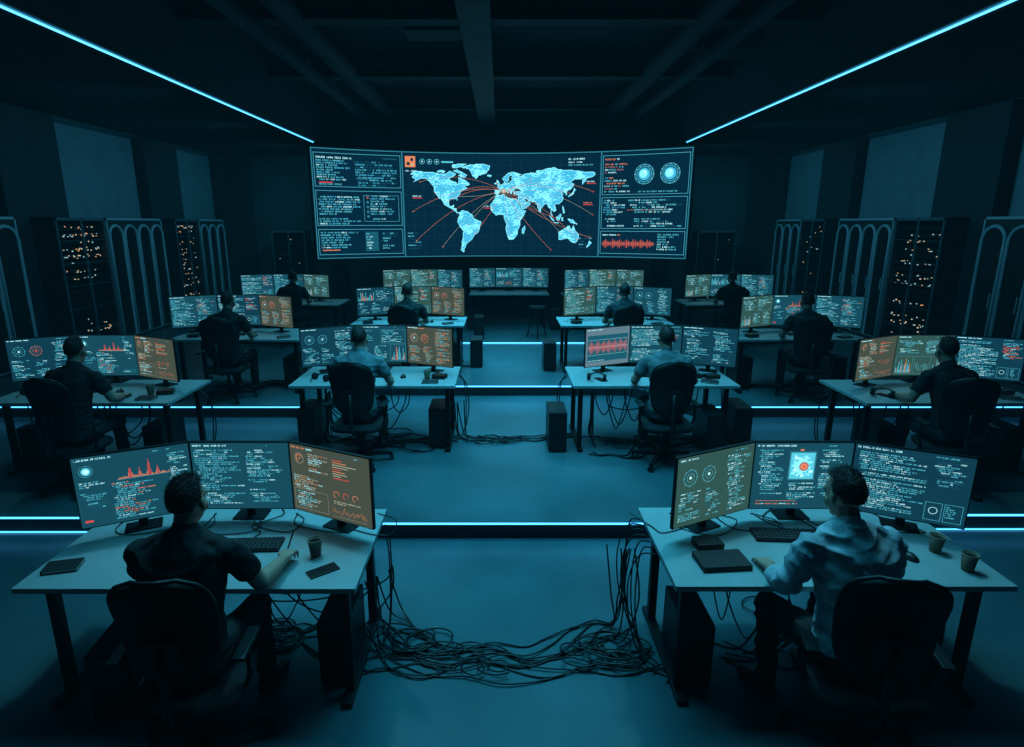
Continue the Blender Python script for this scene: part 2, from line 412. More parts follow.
def trio(cx,cy,z,specs,seed,glyph=False,share=False,ang=26):
    a=math.radians(ang); ox=MW/2+MW/2*math.cos(a)+.004; oy=MW/2*math.sin(a)
    monitor(cx-ox,cy-oy,z,a,specs[0],seed,glyph,share)
    monitor(cx,cy,z,0,specs[1],seed+1,glyph,share)
    monitor(cx+ox,cy-oy,z,-a,specs[2],seed+2,glyph,share)

# ------------------------------------------------------------------ desk, tower, small items
DKW,DKD=1.75,.88
def desk_parts():
    a=MB(); a.box((0,0,.735),(DKW,DKD,.03)); top=a.mesh('desk_top',[M_desk],.004)
    a=MB(); a.box((0,0,0),(.05,.05,.67)); leg=a.mesh('leg',[M_metal],.004)
    a=MB(); a.box((0,0,0),(.06,.84,.035)); foot=a.mesh('foot_bar',[M_metal],.006)
    a=MB(); a.box((0,0,0),(DKW-.16,.04,.05)); bar=a.mesh('crossbar',[M_metal],.004)
    a=MB(); a.box((0,0,0),(DKW-.4,.14,.02)); a.box((0,.07,.03),(DKW-.4,.01,.07)); tray=a.mesh('cable_tray',[M_metal])
    a=MB(); a.box((0,0,0),(.05,.66,.03)); rail=a.mesh('side_rail',[M_metal],.004)
    P=[('desk_top',top)]
    for x in (-.78,.78):
        for y in (-.30,.30): P.append(('leg',leg,(x,y,.37)))
        P.append(('foot_bar',foot,(x,0,.0175)))
        P.append(('side_rail',rail,(x,0,.704)))
    P.append(('crossbar',bar,(0,.30,.66))); P.append(('cable_tray',tray,(0,.18,.60)))
    return P
DP=desk_parts()
def desk(x,yf,z,label='pale laminate desk with black metal legs and cable tray'):
    return thing('office_desk',DP,(x,yf+DKD/2,z),0,label,'desk','control room desks')

def tower_parts():
    a=MB(); a.box((0,0,.205),(.175,.38,.39)); c=a.mesh('case',[M_case],.006)
    a=MB(); a.box((0,-.196,.205),(.168,.014,.38),0)
    for i in range(14): a.box((0,-.205,.05+i*.021),(.13,.006,.008),1)
    a.cyl((.055,-.202,.37),(.055,-.208,.37),.007,n=12,m=1)
    f=a.mesh('front_panel',[M_case,M_grill])
    a=MB(); a.cyl((0,0,0),(0,0,.012),.018,n=12); g=a.mesh('foot',[M_rubber])
    return [('case',c),('front_panel',f)]+[('foot',g,(x,y,0)) for x in(-.06,.06) for y in(-.15,.15)]
TP=tower_parts()
def tower(x,y,z,rz=0,s=1.):
    e=thing('computer_tower',TP,(x,y,z),rz,'black computer tower with vented front standing on the floor','computer','computer towers'); e.scale=(s,s,s)

def kb_parts():
    a=MB(); a.box((0,0,.009),(.40,.135,.018)); b=a.mesh('keyboard_base',[M_plastic],.004)
    a=MB()
    for r in range(5):
        for c in range(16):
            if r==0 and 5<=c<=9:
                if c==5: a.box((-.185+.0245*7,-.052,.021),(.118,.019,.008))
                continue
            a.box((-.185+c*.0247,-.052+r*.026,.021),(.020,.020,.008))
    return [('keyboard_base',b),('keys',a.mesh('keys',[M_key]))]
KP=kb_parts()
def keyboard(x,y,z,rz=0): thing('keyboard',KP,(x,y,z),rz,'black wired keyboard lying on the desk','keyboard','keyboards')
def ell_rings(cx,cy,cz,rx,ry,rz,n=20,mm=8,half=False):
    rings=[]
    for i in range(mm+1):
        t=-math.pi/2+math.pi*i/mm
        if half: t=math.pi/2*i/mm
        q=max(math.cos(t),.02)
        rings.append([(cx+rx*q*math.cos(2*math.pi*k/n),cy+ry*q*math.sin(2*math.pi*k/n),cz+rz*math.sin(t)) for k in range(n)])
    return rings
a=MB(); a.loft(ell_rings(0,0,0,.032,.055,.035,half=True)); _ms=a.mesh('mouse_shell',[M_plastic])
a=MB(); a.cyl((-.004,.03,.030),(.004,.03,.030),.009,n=12); _mw=a.mesh('scroll_wheel',[M_rubber])
def mouse(x,y,z,rz=0): thing('computer_mouse',[('shell',_ms),('scroll_wheel',_mw)],(x,y,z),rz,'small black computer mouse on the desk','mouse','computer mice')
def ring(r,z,n=28): return [(r*math.cos(2*math.pi*k/n),r*math.sin(2*math.pi*k/n),z) for k in range(n)]
a=MB(); a.loft([ring(.027,0),ring(.028,.002),ring(.040,.098),ring(.0375,.098),ring(.034,.07)]); _cb=a.mesh('cup_body',[M_kraft])
a=MB(); a.tube([(.040*math.cos(t*math.pi/14),.040*math.sin(t*math.pi/14),.098) for t in range(28)],.0025,6,closed=True); _cr=a.mesh('rim',[M_lid])
a=MB(); a.cyl((0,0,.078),(0,0,.082),.0355,n=28); _cc=a.mesh('coffee',[M_coffee])
def cup(x,y,z): thing('paper_cup',[('cup_body',_cb),('rim',_cr),('coffee',_cc)],(x,y,z),0,'brown kraft paper coffee cup standing on the desk','cup','paper cups')
a=MB(); a.box((0,0,.0045),(.078,.16,.009)); _pb=a.mesh('phone_body',[M_plastic],.003)
a=MB(); a.box((0,0,.0095),(.072,.150,.001)); _pg=a.mesh('phone_screen',[M_glass])
def phone(x,y,z,rz): thing('smartphone',[('phone_body',_pb),('phone_screen',_pg)],(x,y,z),rz,'black smartphone lying face up on the desk','phone','smartphones')
a=MB(); a.box((0,0,.020),(.17,.11,.002)); a.box((0,0,.002),(.17,.11,.004)); a.box((-.084,0,.011),(.004,.11,.022)); _nc=a.mesh('cover',[M_leather])
a=MB(); a.box((.002,0,.0115),(.160,.104,.015)); _np=a.mesh('pages',[M_paper])
def notebook(x,y,z,rz,s=1.): 
    e=thing('notebook',[('cover',_nc),('pages',_np)],(x,y,z),rz,'small black covered notebook on the desk','notebook','notebooks'); e.scale=(s,s,s)
a=MB(); a.tube([(.085*math.cos(math.pi*t/16),.10*math.sin(math.pi*t/16)*.8+.02,.030+.035*math.sin(math.pi*t/16)) for t in range(17)],.008,8); _hb=a.mesh('headband',[M_plastic])
a=MB(); a.cyl((-.016,0,0),(.016,0,0),.038,.034,20); _he=a.mesh('ear_cup',[M_fabric])
a=MB(); a.tube([(-.085,.01,.03),(-.09,-.05,.02),(-.05,-.09,.012),(-.02,-.095,.012)],.004,6); _hm=a.mesh('microphone',[M_plastic])
def headset(x,y,z,rz): thing('headset',[('headband',_hb),('ear_cup',_he,(-.085,.01,.039)),('ear_cup',_he,(.085,.01,.039)),('microphone',_hm)],(x,y,z),rz,'black over-ear headset with microphone lying on the desk','headset','headsets')
a=MB(); a.box((0,0,.022),(.15,.11,.044)); _db=a.mesh('device_body',[M_case],.006)
a=MB(); a.box((0,-.056,.022),(.12,.004,.024)); _dp=a.mesh('port_panel',[M_grill])
def device(x,y,z,rz): thing('network_device',[('device_body',_db),('port_panel',_dp)],(x,y,z),rz,'small black boxy network device on the desk','electronic device','network devices')

# ------------------------------------------------------------------ chair
def chair_parts():
    def se(x,y,rx,ry,z,n=36,p=4.):
        out=[]
        for k in range(n):
            t=2*math.pi*k/n; c,s_=math.cos(t),math.sin(t)
            q=(abs(c)**p+abs(s_)**p)**(-1/p); out.append((x+rx*q*c,y+ry*q*s_,z))
        return out
    a=MB(); a.loft([se(0,0,.20,.19,.385),se(0,0,.245,.235,.395),se(0,0,.255,.245,.42),se(0,0,.25,.24,.440),se(0,0,.22,.21,.448),se(0,0,.10,.10,.446)]); seat=a.mesh('seat',[M_fabric])
    NU,NV=14,20; zc,hz=.835,.285
    def bp(u,w,off):
        hw=(.205+.022*w)*(max(0,1-abs(w)**3.6))**(1/3.6) if abs(w)<1 else .09
        hw=max(hw,.09)
        y=-.225+.050*u*u-.035*w+.02*math.cos(w*2.4)+off
        return (hw*u,y,zc+hz*w*(1-.07*u*u))
    a=MB(); V=[]
    for off in (.011,-.011):
        for j in range(NV+1):
            for i in range(NU+1): V.append(bp(-1+2*i/NU,-1+2*j/NV,off))
    F=[];K=(NU+1)*(NV+1)
    id=lambda i,j,s_:s_*K+j*(NU+1)+i
    for j in range(NV):
        for i in range(NU):
            F.append((id(i,j,0),id(i,j+1,0),id(i+1,j+1,0),id(i+1,j,0))); F.append((id(i,j,1),id(i+1,j,1),id(i+1,j+1,1),id(i,j+1,1)))
    for j in range(NV):
        F.append((id(0,j,0),id(0,j,1),id(0,j+1,1),id(0,j+1,0))); F.append((id(NU,j,0),id(NU,j+1,0),id(NU,j+1,1),id(NU,j,1)))
    for i in range(NU):
        F.append((id(i,0,0),id(i+1,0,0),id(i+1,0,1),id(i,0,1))); F.append((id(i,NV,0),id(i,NV,1),id(i+1,NV,1),id(i+1,NV,0)))
    a.add(V,F,0,True); back=a.mesh('backrest',[M_mesh])
    a=MB(); O=[bp(-1,-1+2*j/NV,0) for j in range(NV+1)]+[bp(-1+2*i/NU,1,0) for i in range(1,NU)]+[bp(1,1-2*j/NV,0) for j in range(NV+1)]+[bp(1-2*i/NU,-1,0) for i in range(1,NU)]
    a.tube(O,.012,8,closed=True); frame=a.mesh('backrest_frame',[M_plastic])
    a=MB(); a.tube([(0,-.05,.37),(0,-.19,.375),(0,-.275,.43),(0,-.262,.60),(0,-.258,.80)],.020,8); a.box((0,-.258,.76),(.16,.02,.16)); spine=a.mesh('back_support',[M_plastic])
    a=MB(); a.box((0,0,0),(.058,.23,.024)); pad=a.mesh('arm_pad',[M_plastic],.009)
    def sup(sx):
        a=MB(); a.tube([(0,0,-.01),(0,0,-.16),(-sx*.02,0,-.22),(-sx*.10,0,-.255),(-sx*.16,0,-.26)],.013,8); return a.mesh('arm_support',[M_metal])
    a=MB(); a.cyl((0,0,.10),(0,0,.26),.028,n=16); a.cyl((0,0,.24),(0,0,.385),.018,n=16); a.box((0,0,.372),(.2,.24,.03)); colm=a.mesh('gas_column',[M_metal])
    a=MB(); a.cyl((0,0,.075),(0,0,.13),.045,n=20)
    cast=[]
    cm=MB(); cm.cyl((-.022,0,.028),(-.006,0,.028),.028,n=16); cm.cyl((.006,0,.028),(.022,0,.028),.028,n=16); cm.cyl((0,0,.03),(0,0,.07),.008,n=8); cmm=cm.mesh('caster',[M_rubber])
    for k in range(5):
        t=math.radians(90+72*k); c,s_=math.cos(t),math.sin(t)
        a.loft([[(c*q-s_*w*e,s_*q+c*w*e,z+hh*f) for e,f in ((-1,-1),(1,-1),(1,1),(-1,1))] for q,z,w,hh in ((.03,.10,.028,.022),(.18,.090,.022,.016),(.315,.075,.018,.012))],sm=False)
        cast.append(('caster',cmm,(.305*c,.305*s_,0),t))
    base=a.mesh('star_base',[M_metal])
    return [('seat',seat),('backrest',back,(0,0,0),0,[('backrest_frame',frame)]),('back_support',spine),
      ('armrest',pad,(-.275,-.05,.65),0,[('arm_support',sup(-1))]),('armrest',pad,(.275,-.05,.65),0,[('arm_support',sup(1))]),
      ('gas_column',colm),('star_base',base,(0,0,0),0,cast)]
CP=chair_parts()
def chair(x,y,z,rz=0,label='black office swivel chair with mesh backrest and armrests'): thing('office_chair',CP,(x,y,z),rz,label,'chair','office chairs')

# ------------------------------------------------------------------ people
class Body:
    def __init__(s): s.mb=MB(); s.caps=[]; s.ells=[]
    def cap(s,p0,p1,r0,r1,tag,n=14):
        p0=Vector(p0);p1=Vector(p1);s.caps.append((p0,p1,r0,r1,tag))
        d=(p1-p0); L=d.length; d=d.normalized() if L>1e-6 else Vector((0,0,1)); a=d.orthogonal().normalized();b=d.cross(a)
        rings=[]
        for t in (-80,-60,-35,-12): 
            t=math.radians(t); rings.append((p0+d*r0*math.sin(t),r0*math.cos(t)))
        rings.append((p0,r0)); rings.append((p1,r1))
        for t in (12,35,60,80):
            t=math.radians(t); rings.append((p1+d*r1*math.sin(t),r1*math.cos(t)))
        s.mb.loft([[c+(a*math.cos(2*math.pi*k/n)+b*math.sin(2*math.pi*k/n))*r for k in range(n)] for c,r in rings])
    def ell(s,c,r,tag,Rm=None):
        Rm=Rm or Matrix.Identity(3); c=Vector(c); s.ells.append((c,Vector(r),Rm,tag))
        s.mb.loft([[c+Rm@Vector(p) for p in rg] for rg in ell_rings(0,0,0,*r,n=20,mm=14)])
    def hand(s,w,d,up,side,curl=1.,tag=1):
        d=Vector(d).normalized(); up=Vector(up); wx=d.cross(up).normalized()*side; up=wx.cross(d).normalized()*side
        w=Vector(w)
        if up.z<0: up=-up
        for off,L,k in ((-.031,.070,0),(-.0105,.078,1),(.0105,.073,2),(.030,.058,3)):
            kn=w+d*(.088-.004*abs(k-1))+wx*off
            s.cap(w+wx*off*.55+d*.012,kn,.0145,.0105,tag,10)
            a=0.; p=kn; rr=.0088
            for fr,bd in ((.45,18),(.31,30),(.24,22)):
                a+=math.radians(bd*curl); q=p+(d*math.cos(a)-up*math.sin(a)+wx*off*1.6)*(L*fr); s.cap(p,q,rr,rr-.0008,tag,8); p=q; rr-=.0008
        b=w+d*.02-wx*.022; c=w+d*.052-wx*.050-up*.006; e=w+d*.080-wx*.056-up*.012; f=w+d*.102-wx*.050-up*.016
        s.cap(b,c,.014,.011,tag,8); s.cap(c,e,.0105,.0095,tag,8); s.cap(e,f,.0095,.008,tag,8)
def person(x,y,z,rz,label,shirt,skin,pants,hairmat=None,vox=.010,lean=.2,lx=0.,head_yaw=0.,head_pitch=-8,
           el=(-.275,.17,.83),wl=(-.17,.42,.79),er=(.275,.17,.83),wr=(.17,.42,.79),sleeve='short',kl=(-.13,.42,.53),kr=(.13,.42,.53),al=(-.13,.44,.10),ar=(.13,.44,.10),collar=False,seed=0,girth=1.,curl=1.,curl_r=None,fold=.007):
    B=Body(); f=lambda zz:(lx*(zz-.56),lean*(zz-.56)-.02*math.sin(max(0,min(1,(zz-.6)/.5))*math.pi))
    SH_,SK,PA,SO,EY,LI=0,1,2,3,4,5
    lo=1.06 if sleeve=='rolled' else 1.
    rr=[(.455,.13,.10,PA),(.50,.168,.125,PA),(.56,.172,.130,PA),(.60,.172*lo,.128*lo,SH_),(.66,.166*lo,.122*lo,SH_),(.75,.158*lo,.114*lo,SH_),(.85,.166*lo,.118*lo,SH_),(.95,.182,.124,SH_),(1.02,.192,.118,SH_),(1.07,.178,.104,SH_),(1.105,.132,.086,SH_),(1.14,.080,.064,SH_),(1.155,.058,.054,SH_)]
    rings=[]
    for zz,rx,ry,tg in rr:
        cx,cy=f(zz); rx*=girth
        rings.append([(cx+rx*math.copysign(abs(math.cos(t))**.85,math.cos(t)),cy+ry*math.copysign(abs(math.sin(t))**.85,math.sin(t)),zz) for t in [2*math.pi*k/28 for k in range(28)]])
        B.ells.append((Vector((cx,cy,zz)),Vector((rx,ry,.05)),Matrix.Identity(3),tg))
    B.mb.loft(rings)
    cx,cy=f(1.06)
    nb=Vector((f(1.12)[0],f(1.12)[1],1.12))
    hc=nb+Vector((lx*.12,.055+lean*.05,.142))
    B.cap(nb-Vector((0,0,.01)),hc+Vector((0,-.025,-.05)),.056,.053,SK)
    for sd,e,w in ((-1,el,wl),(1,er,wr)):
        sh=Vector((cx+sd*.198*girth,cy+.005,1.040)); e=Vector(e)
        B.cap(nb+Vector((sd*.035,-.005,.0)),sh+Vector((-sd*.03,0,.006)),.044,.056,SH_)
        B.cap(Vector((cx+sd*.09,cy-.045,.98)),sh+Vector((-sd*.035,-.02,-.02)),.062,.058,SH_)
        L=(e-sh); w=Vector(w)
        if sleeve=='short':
            mid=sh+L*.50; B.cap(sh,mid,.062,.064,SH_); B.cap(mid,e,.046,.042,SK)
            fm=e+(w-e)*.35; B.cap(e,fm,.042,.042,SK); B.cap(fm,w,.042,.027,SK)
        else:
            B.cap(sh,e,.068,.058,SH_); cu=e+(w-e)*(.50 if sleeve=='rolled' else .92); B.cap(e,cu,.058,.052,SH_); B.cap(cu-(w-e)*.1,w,.037,.027,SK)
        d=(w-e).normalized(); d.z=min(d.z,-.02)*.3; d.x*=.6
        B.hand(w,d,(0,0,1),sd,(curl_r if (sd>0 and curl_r) else curl))
    for sd,k,an in ((-1,kl,al),(1,kr,ar)):
        hp=Vector((sd*.088,.0,.535)); k=Vector(k); an=Vector(an)
        B.cap(hp,k,.086,.066,PA); B.cap(k,an+Vector((0,0,.02)),.062,.048,PA)
        fd=Vector((k.x-hp.x,k.y-hp.y,0)).normalized()
        B.cap(an+Vector((0,0,-.01)),Vector((an.x,an.y,.05))-fd*.035,.040,.042,SO); B.cap(Vector((an.x,an.y,.043))-fd*.03,Vector((an.x,an.y,.040))+fd*.10,.041,.040,SO)
        B.cap(Vector((an.x,an.y,.040))+fd*.09,Vector((an.x,an.y,.034))+fd*.165,.040,.032,SO)
    Hm=Matrix.Rotation(math.radians(head_yaw),3,'Z')@Matrix.Rotation(math.radians(head_pitch),3,'X')
    hp_=lambda p: hc+Hm@Vector(p)
    B.ell(hp_((0,-.012,.030)),(.075,.095,.094),SK,Hm); B.ell(hp_((0,.022,-.040)),(.058,.070,.078),SK,Hm)
    B.ell(hp_((0,.062,-.092)),(.028,.026,.022),SK,Hm)
    B.cap(hp_((0,.086,.012)),hp_((0,.106,-.026)),.009,.0145,SK,10)
    B.cap(hp_((-.045,.072,.030)),hp_((.045,.072,.030)),.012,.012,SK,8)
    B.ell(hp_((0,.088,-.058)),(.024,.010,.0085),LI,Hm)
    for sd in(-1,1):
        B.ell(hp_((sd*.080,-.002,-.008)),(.011,.021,.034),SK,Hm@Matrix.Rotation(sd*.35,3,'Z'))
        B.ell(hp_((sd*.030,.079,.010)),(.014,.010,.008),EY,Hm)
        B.ell(hp_((sd*.045,.05,-.03)),(.025,.03,.03),SK,Hm)
    me=B.mb.mesh('tmp',[]); o=bpy.data.objects.new('tmp',me); COL.objects.link(o)
    rm=o.modifiers.new('r','REMESH'); rm.mode='VOXEL'; rm.voxel_size=vox; rm.use_smooth_shade=True
    sm=o.modifiers.new('s','SMOOTH'); sm.factor=.5; sm.iterations=3 if vox<.008 else 2
    dg=bpy.context.evaluated_depsgraph_get(); nm=bpy.data.meshes.new_from_object(o.evaluated_get(dg)); bpy.data.objects.remove(o)
    n=len(nm.polygons); C=np.zeros(n*3); nm.polygons.foreach_get('center',C); C=C.reshape(-1,3)
    best=np.full(n,1e9); tag=np.zeros(n,int)
    for p0,p1,r0,r1,tg in B.caps:
        a=np.array(p0);b=np.array(p1)-a; t=np.clip(((C-a)@b)/max(b@b,1e-9),0,1); d=np.linalg.norm(C-a-t[:,None]*b,axis=1)-(r0+(r1-r0)*t)
        k=d<best; best[k]=d[k]; tag[k]=tg
    for c,r,Rm,tg in B.ells:
        q=(C-np.array(c))@np.array(Rm); d=(np.linalg.norm(q/np.array(r),axis=1)-1)*min(r)
        k=d<best; best[k]=d[k]; tag[k]=tg
    nv=len(nm.vertices); vt=np.zeros(nv,bool)
    for p,tg in zip(nm.polygons,tag):
        if tg in (0,2):
            for vi in p.vertices: vt[vi]=True
    for p,tg in zip(nm.polygons,tag):
        if tg in (1,3,4,5):
            for vi in p.vertices: vt[vi]=False
    nrm=[v.normal.copy() for v in nm.vertices]
    off=Vector((seed*3.1,seed*1.7,0))
    for i,v in enumerate(nm.vertices):
        if vt[i]:
            p=v.co
            q=MN.noise(Vector((p.x*7+p.z*5,p.y*9,p.z*13-p.x*5*math.copysign(1,p.x)))+off)
            q2=MN.noise(Vector((p.x*16,p.y*16,p.z*26))+off)
            v.co=p+nrm[i]*(fold*(1.-2.8*abs(q))+fold*.45*q2)
    nm.materials.clear()
    for mm in (shirt,skin,pants,M_shoe,M_eye,M_lip): nm.materials.append(mm)
    nm.polygons.foreach_set('material_index',tag.astype(np.int32)); nm.polygons.foreach_set('use_smooth',np.ones(n,bool)); nm.update()
    ob=obj('person',nm,(x,y,z),rz,None,label=label,category='person',group='seated operators')
    hb=MB(); big=vox<.008; n1,n2=(90,56) if big else (48,30); rings=[]
    ss=lambda a,b,v:(lambda t:t*t*(3-2*t))(max(0,min(1,(v-a)/(b-a))))
    def scalp(d):
        jit=.08*MN.noise(d*9+off)
        face=ss(.02,.40,d.y+jit)*ss(.84,.46,d.z+jit); side=ss(-.45,.0,d.y+jit)*ss(.0,-.38,d.z+jit); low=ss(-.52,-.86,d.z+jit)
        mk=max(face,side,low)
        q=1-.20*mk+.022*MN.noise(Vector((d.x*6,d.y*4,d.z*6))+off)+.050*ss(.25,1.,d.z)*ss(-.9,.4,d.y)
        return q,mk
    cvt=lambda d,q:hp_((.0785*d.x*q,-.014+.0995*d.y*q,.032+.0985*d.z*q))
    for j in range(n2+1):
        t=-math.pi/2+math.pi*j/n2; rg=[]
        for k in range(n1):
            p=2*math.pi*k/n1; d=Vector((math.cos(t)*math.cos(p),math.cos(t)*math.sin(p),math.sin(t)))
            q,mk=scalp(d); rg.append(cvt(d,q+.010*MN.noise(d*40+off)))
        rings.append(rg)
    hb.loft(rings)
    rh=random.Random(seed); V=[];F=[]
    for i in range(3800 if big else 500):
        d=Vector((rh.gauss(0,1),rh.gauss(0,1),rh.gauss(0,1))).normalized(); q,mk=scalp(d)
        if mk>.35: continue
        root=cvt(d,q-.01); up_=(root-hp_((0,-.014,.032))).normalized()
        top=ss(0,.9,d.z)
        flow=Hm@Vector((.5*math.sin(3*d.x+seed)+rh.uniform(-.5,.5), (.7 if d.z>.2 else -.25)+rh.uniform(-.5,.5), -.9+1.0*top))
        L=(.008+.018*top)*rh.uniform(.6,1.3)
        tip=root+(up_*(.55+.25*top)+flow.normalized()*.75).normalized()*L
        sd=up_.cross(flow).normalized()*(.0016 if big else .0035)
        V+= [root-sd,root+sd,tip]; F.append((len(V)-3,len(V)-2,len(V)-1))
    hb.add(V,F,0,False)
    hm=hb.mesh('hair',[hairmat or M_hair]); obj('hair',hm,(0,0,0),0,ob,label='short dark tousled hair')
    if collar:
        cb=MB(); c0=nb+Vector((0,.0,.012)); rg=[]
        for zz,rx,ry in ((-.016,.068,.064),(.022,.064,.062),(.027,.067,.065),(.018,.072,.070),(-.020,.086,.082),(-.022,.080,.076)):
            rg.append([c0+Vector((rx*math.cos(2*math.pi*k/28),ry*math.sin(2*math.pi*k/28)+.008,zz)) for k in range(28)])
        cb.loft(rg); obj('shirt_collar',cb.mesh('shirt_collar',[shirt]),(0,0,0),0,ob,label='turned-down shirt collar')
    return ob
def skinm(n,c): return mat(n,c,.45,noise=.06,nscale=30,bump=.05,bscale=200)
SK1=skinm('skin_light',(.58,.36,.27)); SK2=skinm('skin_tan',(.45,.28,.21))
def cloth(n,c): return mat(n,c,.85,noise=.12,nscale=12,bump=.3,bscale=30)
C_tee=cloth('charcoal_tee',(.022,.029,.036)); C_blue=cloth('light_blue_shirt',(.50,.63,.72)); C_grey=cloth('grey_shirt',(.18,.22,.24)); C_grey2=cloth('bluegrey_shirt',(.19,.25,.28)); C_black=cloth('black_shirt',(.02,.024,.028)); C_navy=cloth('navy_shirt',(.03,.042,.055))
C_pant=cloth('dark_trousers',(.022,.025,.030)); C_jean=cloth('dark_jeans',(.03,.04,.05))

# ------------------------------------------------------------------ cables
def crom(P,n=8):
    P=[Vector(p) for p in P]; P=[P[0]]+P+[P[-1]]; out=[]
    for i in range(1,len(P)-2):
        a,b,c,d=P[i-1:i+3]
        for k in range(n):
            t=k/n; out.append(.5*((2*b)+(c-a)*t+(2*a-5*b+4*c-d)*t*t+(3*b-a-3*c+d)*t**3))
    out.append(P[-2]); return out
def cable(P,r=.006,m=None,label='black cable lying loosely on the floor'):
    P=[Vector(p) for p in P]; o=P[0].copy(); a=MB(); a.tube([p-o for p in crom(P)],r,7)
    obj('cable',a.mesh('cable',[m or M_cable]),o,0,None,label=label,category='cable',group='loose cables')
def along(C,z,sp,r=.006,ph=0.,wob=.03,label='black cable running across the floor in a bundle'):
    P=[]; n=len(C)
    for i,c in enumerate(C):
        a=C[max(i-1,0)]; b=C[min(i+1,n-1)]; dx,dy=b[0]-a[0],b[1]-a[1]; L=math.hypot(dx,dy) or 1
        s=sp+wob*math.sin(i*1.1+ph); zz=c[2] if len(c)>2 else 0
        P.append((c[0]-dy/L*s,c[1]+dx/L*s,z+r+zz+.006*(1+math.sin(i*1.7+ph*2))))
    cable(P,r,label=label)
def coil(cx,cy,z,ra,turns,r=.006,lab='black cable coiled in loops on the floor'):
    P=[]; ph=R.uniform(0,6); e=R.uniform(.5,.85); ro=R.uniform(-.8,.8)
    for k in range(int(turns*9)):
        t=k*2*math.pi/9+ph; q=ra*(1+.16*math.sin(k*.37+ph)); u=.02*math.sin(k*.5)+q*math.cos(t); v=.015*math.cos(k*.6)+q*e*math.sin(t)
        P.append((cx+u*math.cos(ro)-v*math.sin(ro),cy+u*math.sin(ro)+v*math.cos(ro),z+r+.0026*k+.004*math.sin(k*1.3+ph)))
    cable(P,r,label=lab)
def floor_run(x0,y0,x1,y1,z,r=.006,amp=.10,n=6,loops=0,rise0=None,rise1=None):
    P=[]; ph=R.uniform(0,6); A=R.uniform(.4,1)*amp
    if rise0: P+= [(x0+rise0[0],y0+rise0[1],z+rise0[2]),(x0+rise0[0]*.9,y0+rise0[1]*.9,z+rise0[2]*.45)]
    for i in range(n):
        t=i/(n-1); P.append((x0+(x1-x0)*t,y0+(y1-y0)*t+A*math.sin(i*1.5+ph),z+r+.004*(1+math.sin(i+ph))))
        if loops and i==n//2:
            cx,cy=P[-1][0],P[-1][1]; ra=R.uniform(.08,.17)
            for k in range(1,int(loops*8)):
                P.append((cx+ra*math.sin(k*math.pi/4),cy+ra*.7*(1-math.cos(k*math.pi/4)),z+r+.0025*k))
    if rise1: P+= [(x1+rise1[0]*.9,y1+rise1[1]*.9,z+rise1[2]*.45),(x1+rise1[0],y1+rise1[1],z+rise1[2])]
    cable(P,r)

# ------------------------------------------------------------------ build rows
F0,F1,F2=0.,.15,.30
T=.75
desk(-1.61,2.69,F0,'pale laminate desk with keyboard, cup and three monitors'); desk(1.775,2.71,F0,'pale laminate desk with laptop case, paper cups and three monitors')
trio(-1.575,3.42,T,[('blue','bars','b'),('blue','code','b'),('amber','amber','a')],11,True)
trio(1.84,3.42,T,[('olive','dials','b'),('blue','image','b'),('navy','list','b')],32,True)
chair(-1.46,2.44,F0,math.radians(4)); chair(1.735,2.45,F0,math.radians(-12))
person(-1.49,2.45,F0,0,'person in charcoal t-shirt seated typing, holding a pen',C_tee,SK1,C_pant,vox=.006,lean=.20,head_yaw=-6,head_pitch=-8,
   er=(.31,.17,.835),wr=(.34,.41,.820),el=(-.27,.20,.825),wl=(-.14,.43,.785),ar=(.19,.40,.10),kr=(.17,.42,.53),collar=False,seed=1,girth=1.10,curl_r=1.9)
person(1.72,2.49,F0,math.radians(8),'person in light blue shirt with rolled sleeves seated at keyboard',C_blue,SK1,C_pant,vox=.006,lean=.26,lx=-.01,head_yaw=10,head_pitch=-14,
   el=(-.30,.15,.84),wl=(-.25,.38,.79),er=(.32,.22,.83),wr=(.17,.43,.79),sleeve='rolled',kl=(-.20,.42,.53),al=(-.20,.36,.10),collar=True,seed=2,girth=1.08,fold=.011)
pb=MB(); pb.cyl((0,0,0),(.03,.06,.11),.0045,n=8); pb2=MB(); pb2.cyl((0,0,0),(-.006,-.010,-.016),.004,.001,8)
thing('pen',[('barrel',pb.mesh('barrel',[M_plastic])),('tip',pb2.mesh('tip',[M_metal]))],(-1.185,2.975,.768),0,'black pen held in the hand of a seated person','pen')
keyboard(-1.455,3.10,T,math.radians(3)); cup(-1.03,3.01,T); phone(-.945,2.85,T,math.radians(-52)); notebook(-2.35,2.88,T,math.radians(14)); mouse(-1.74,3.14,T)
keyboard(1.70,3.21,T,math.radians(-4)); cup(2.46,3.05,T); cup(2.50,2.86,T); mouse(2.27,2.98,T,.3)
a=MB(); a.box((0,0,.010),(.27,.17,.020)); lb_=a.mesh('laptop_base',[M_plastic],.005); a=MB(); a.box((0,0,.0255),(.27,.17,.009)); ll=a.mesh('laptop_lid',[M_leather],.003)
thing('closed_laptop',[('laptop_base',lb_),('laptop_lid',ll)],(1.21,2.93,T),math.radians(5),'closed black laptop lying on the desk','laptop')
device(1.19,3.10,T,.1)
for (x,y,r_) in ((-.93,3.08,0),(-2.06,2.82,.1),(1.10,3.06,0),(2.38,3.08,0)): tower(x,y,F0,r_)
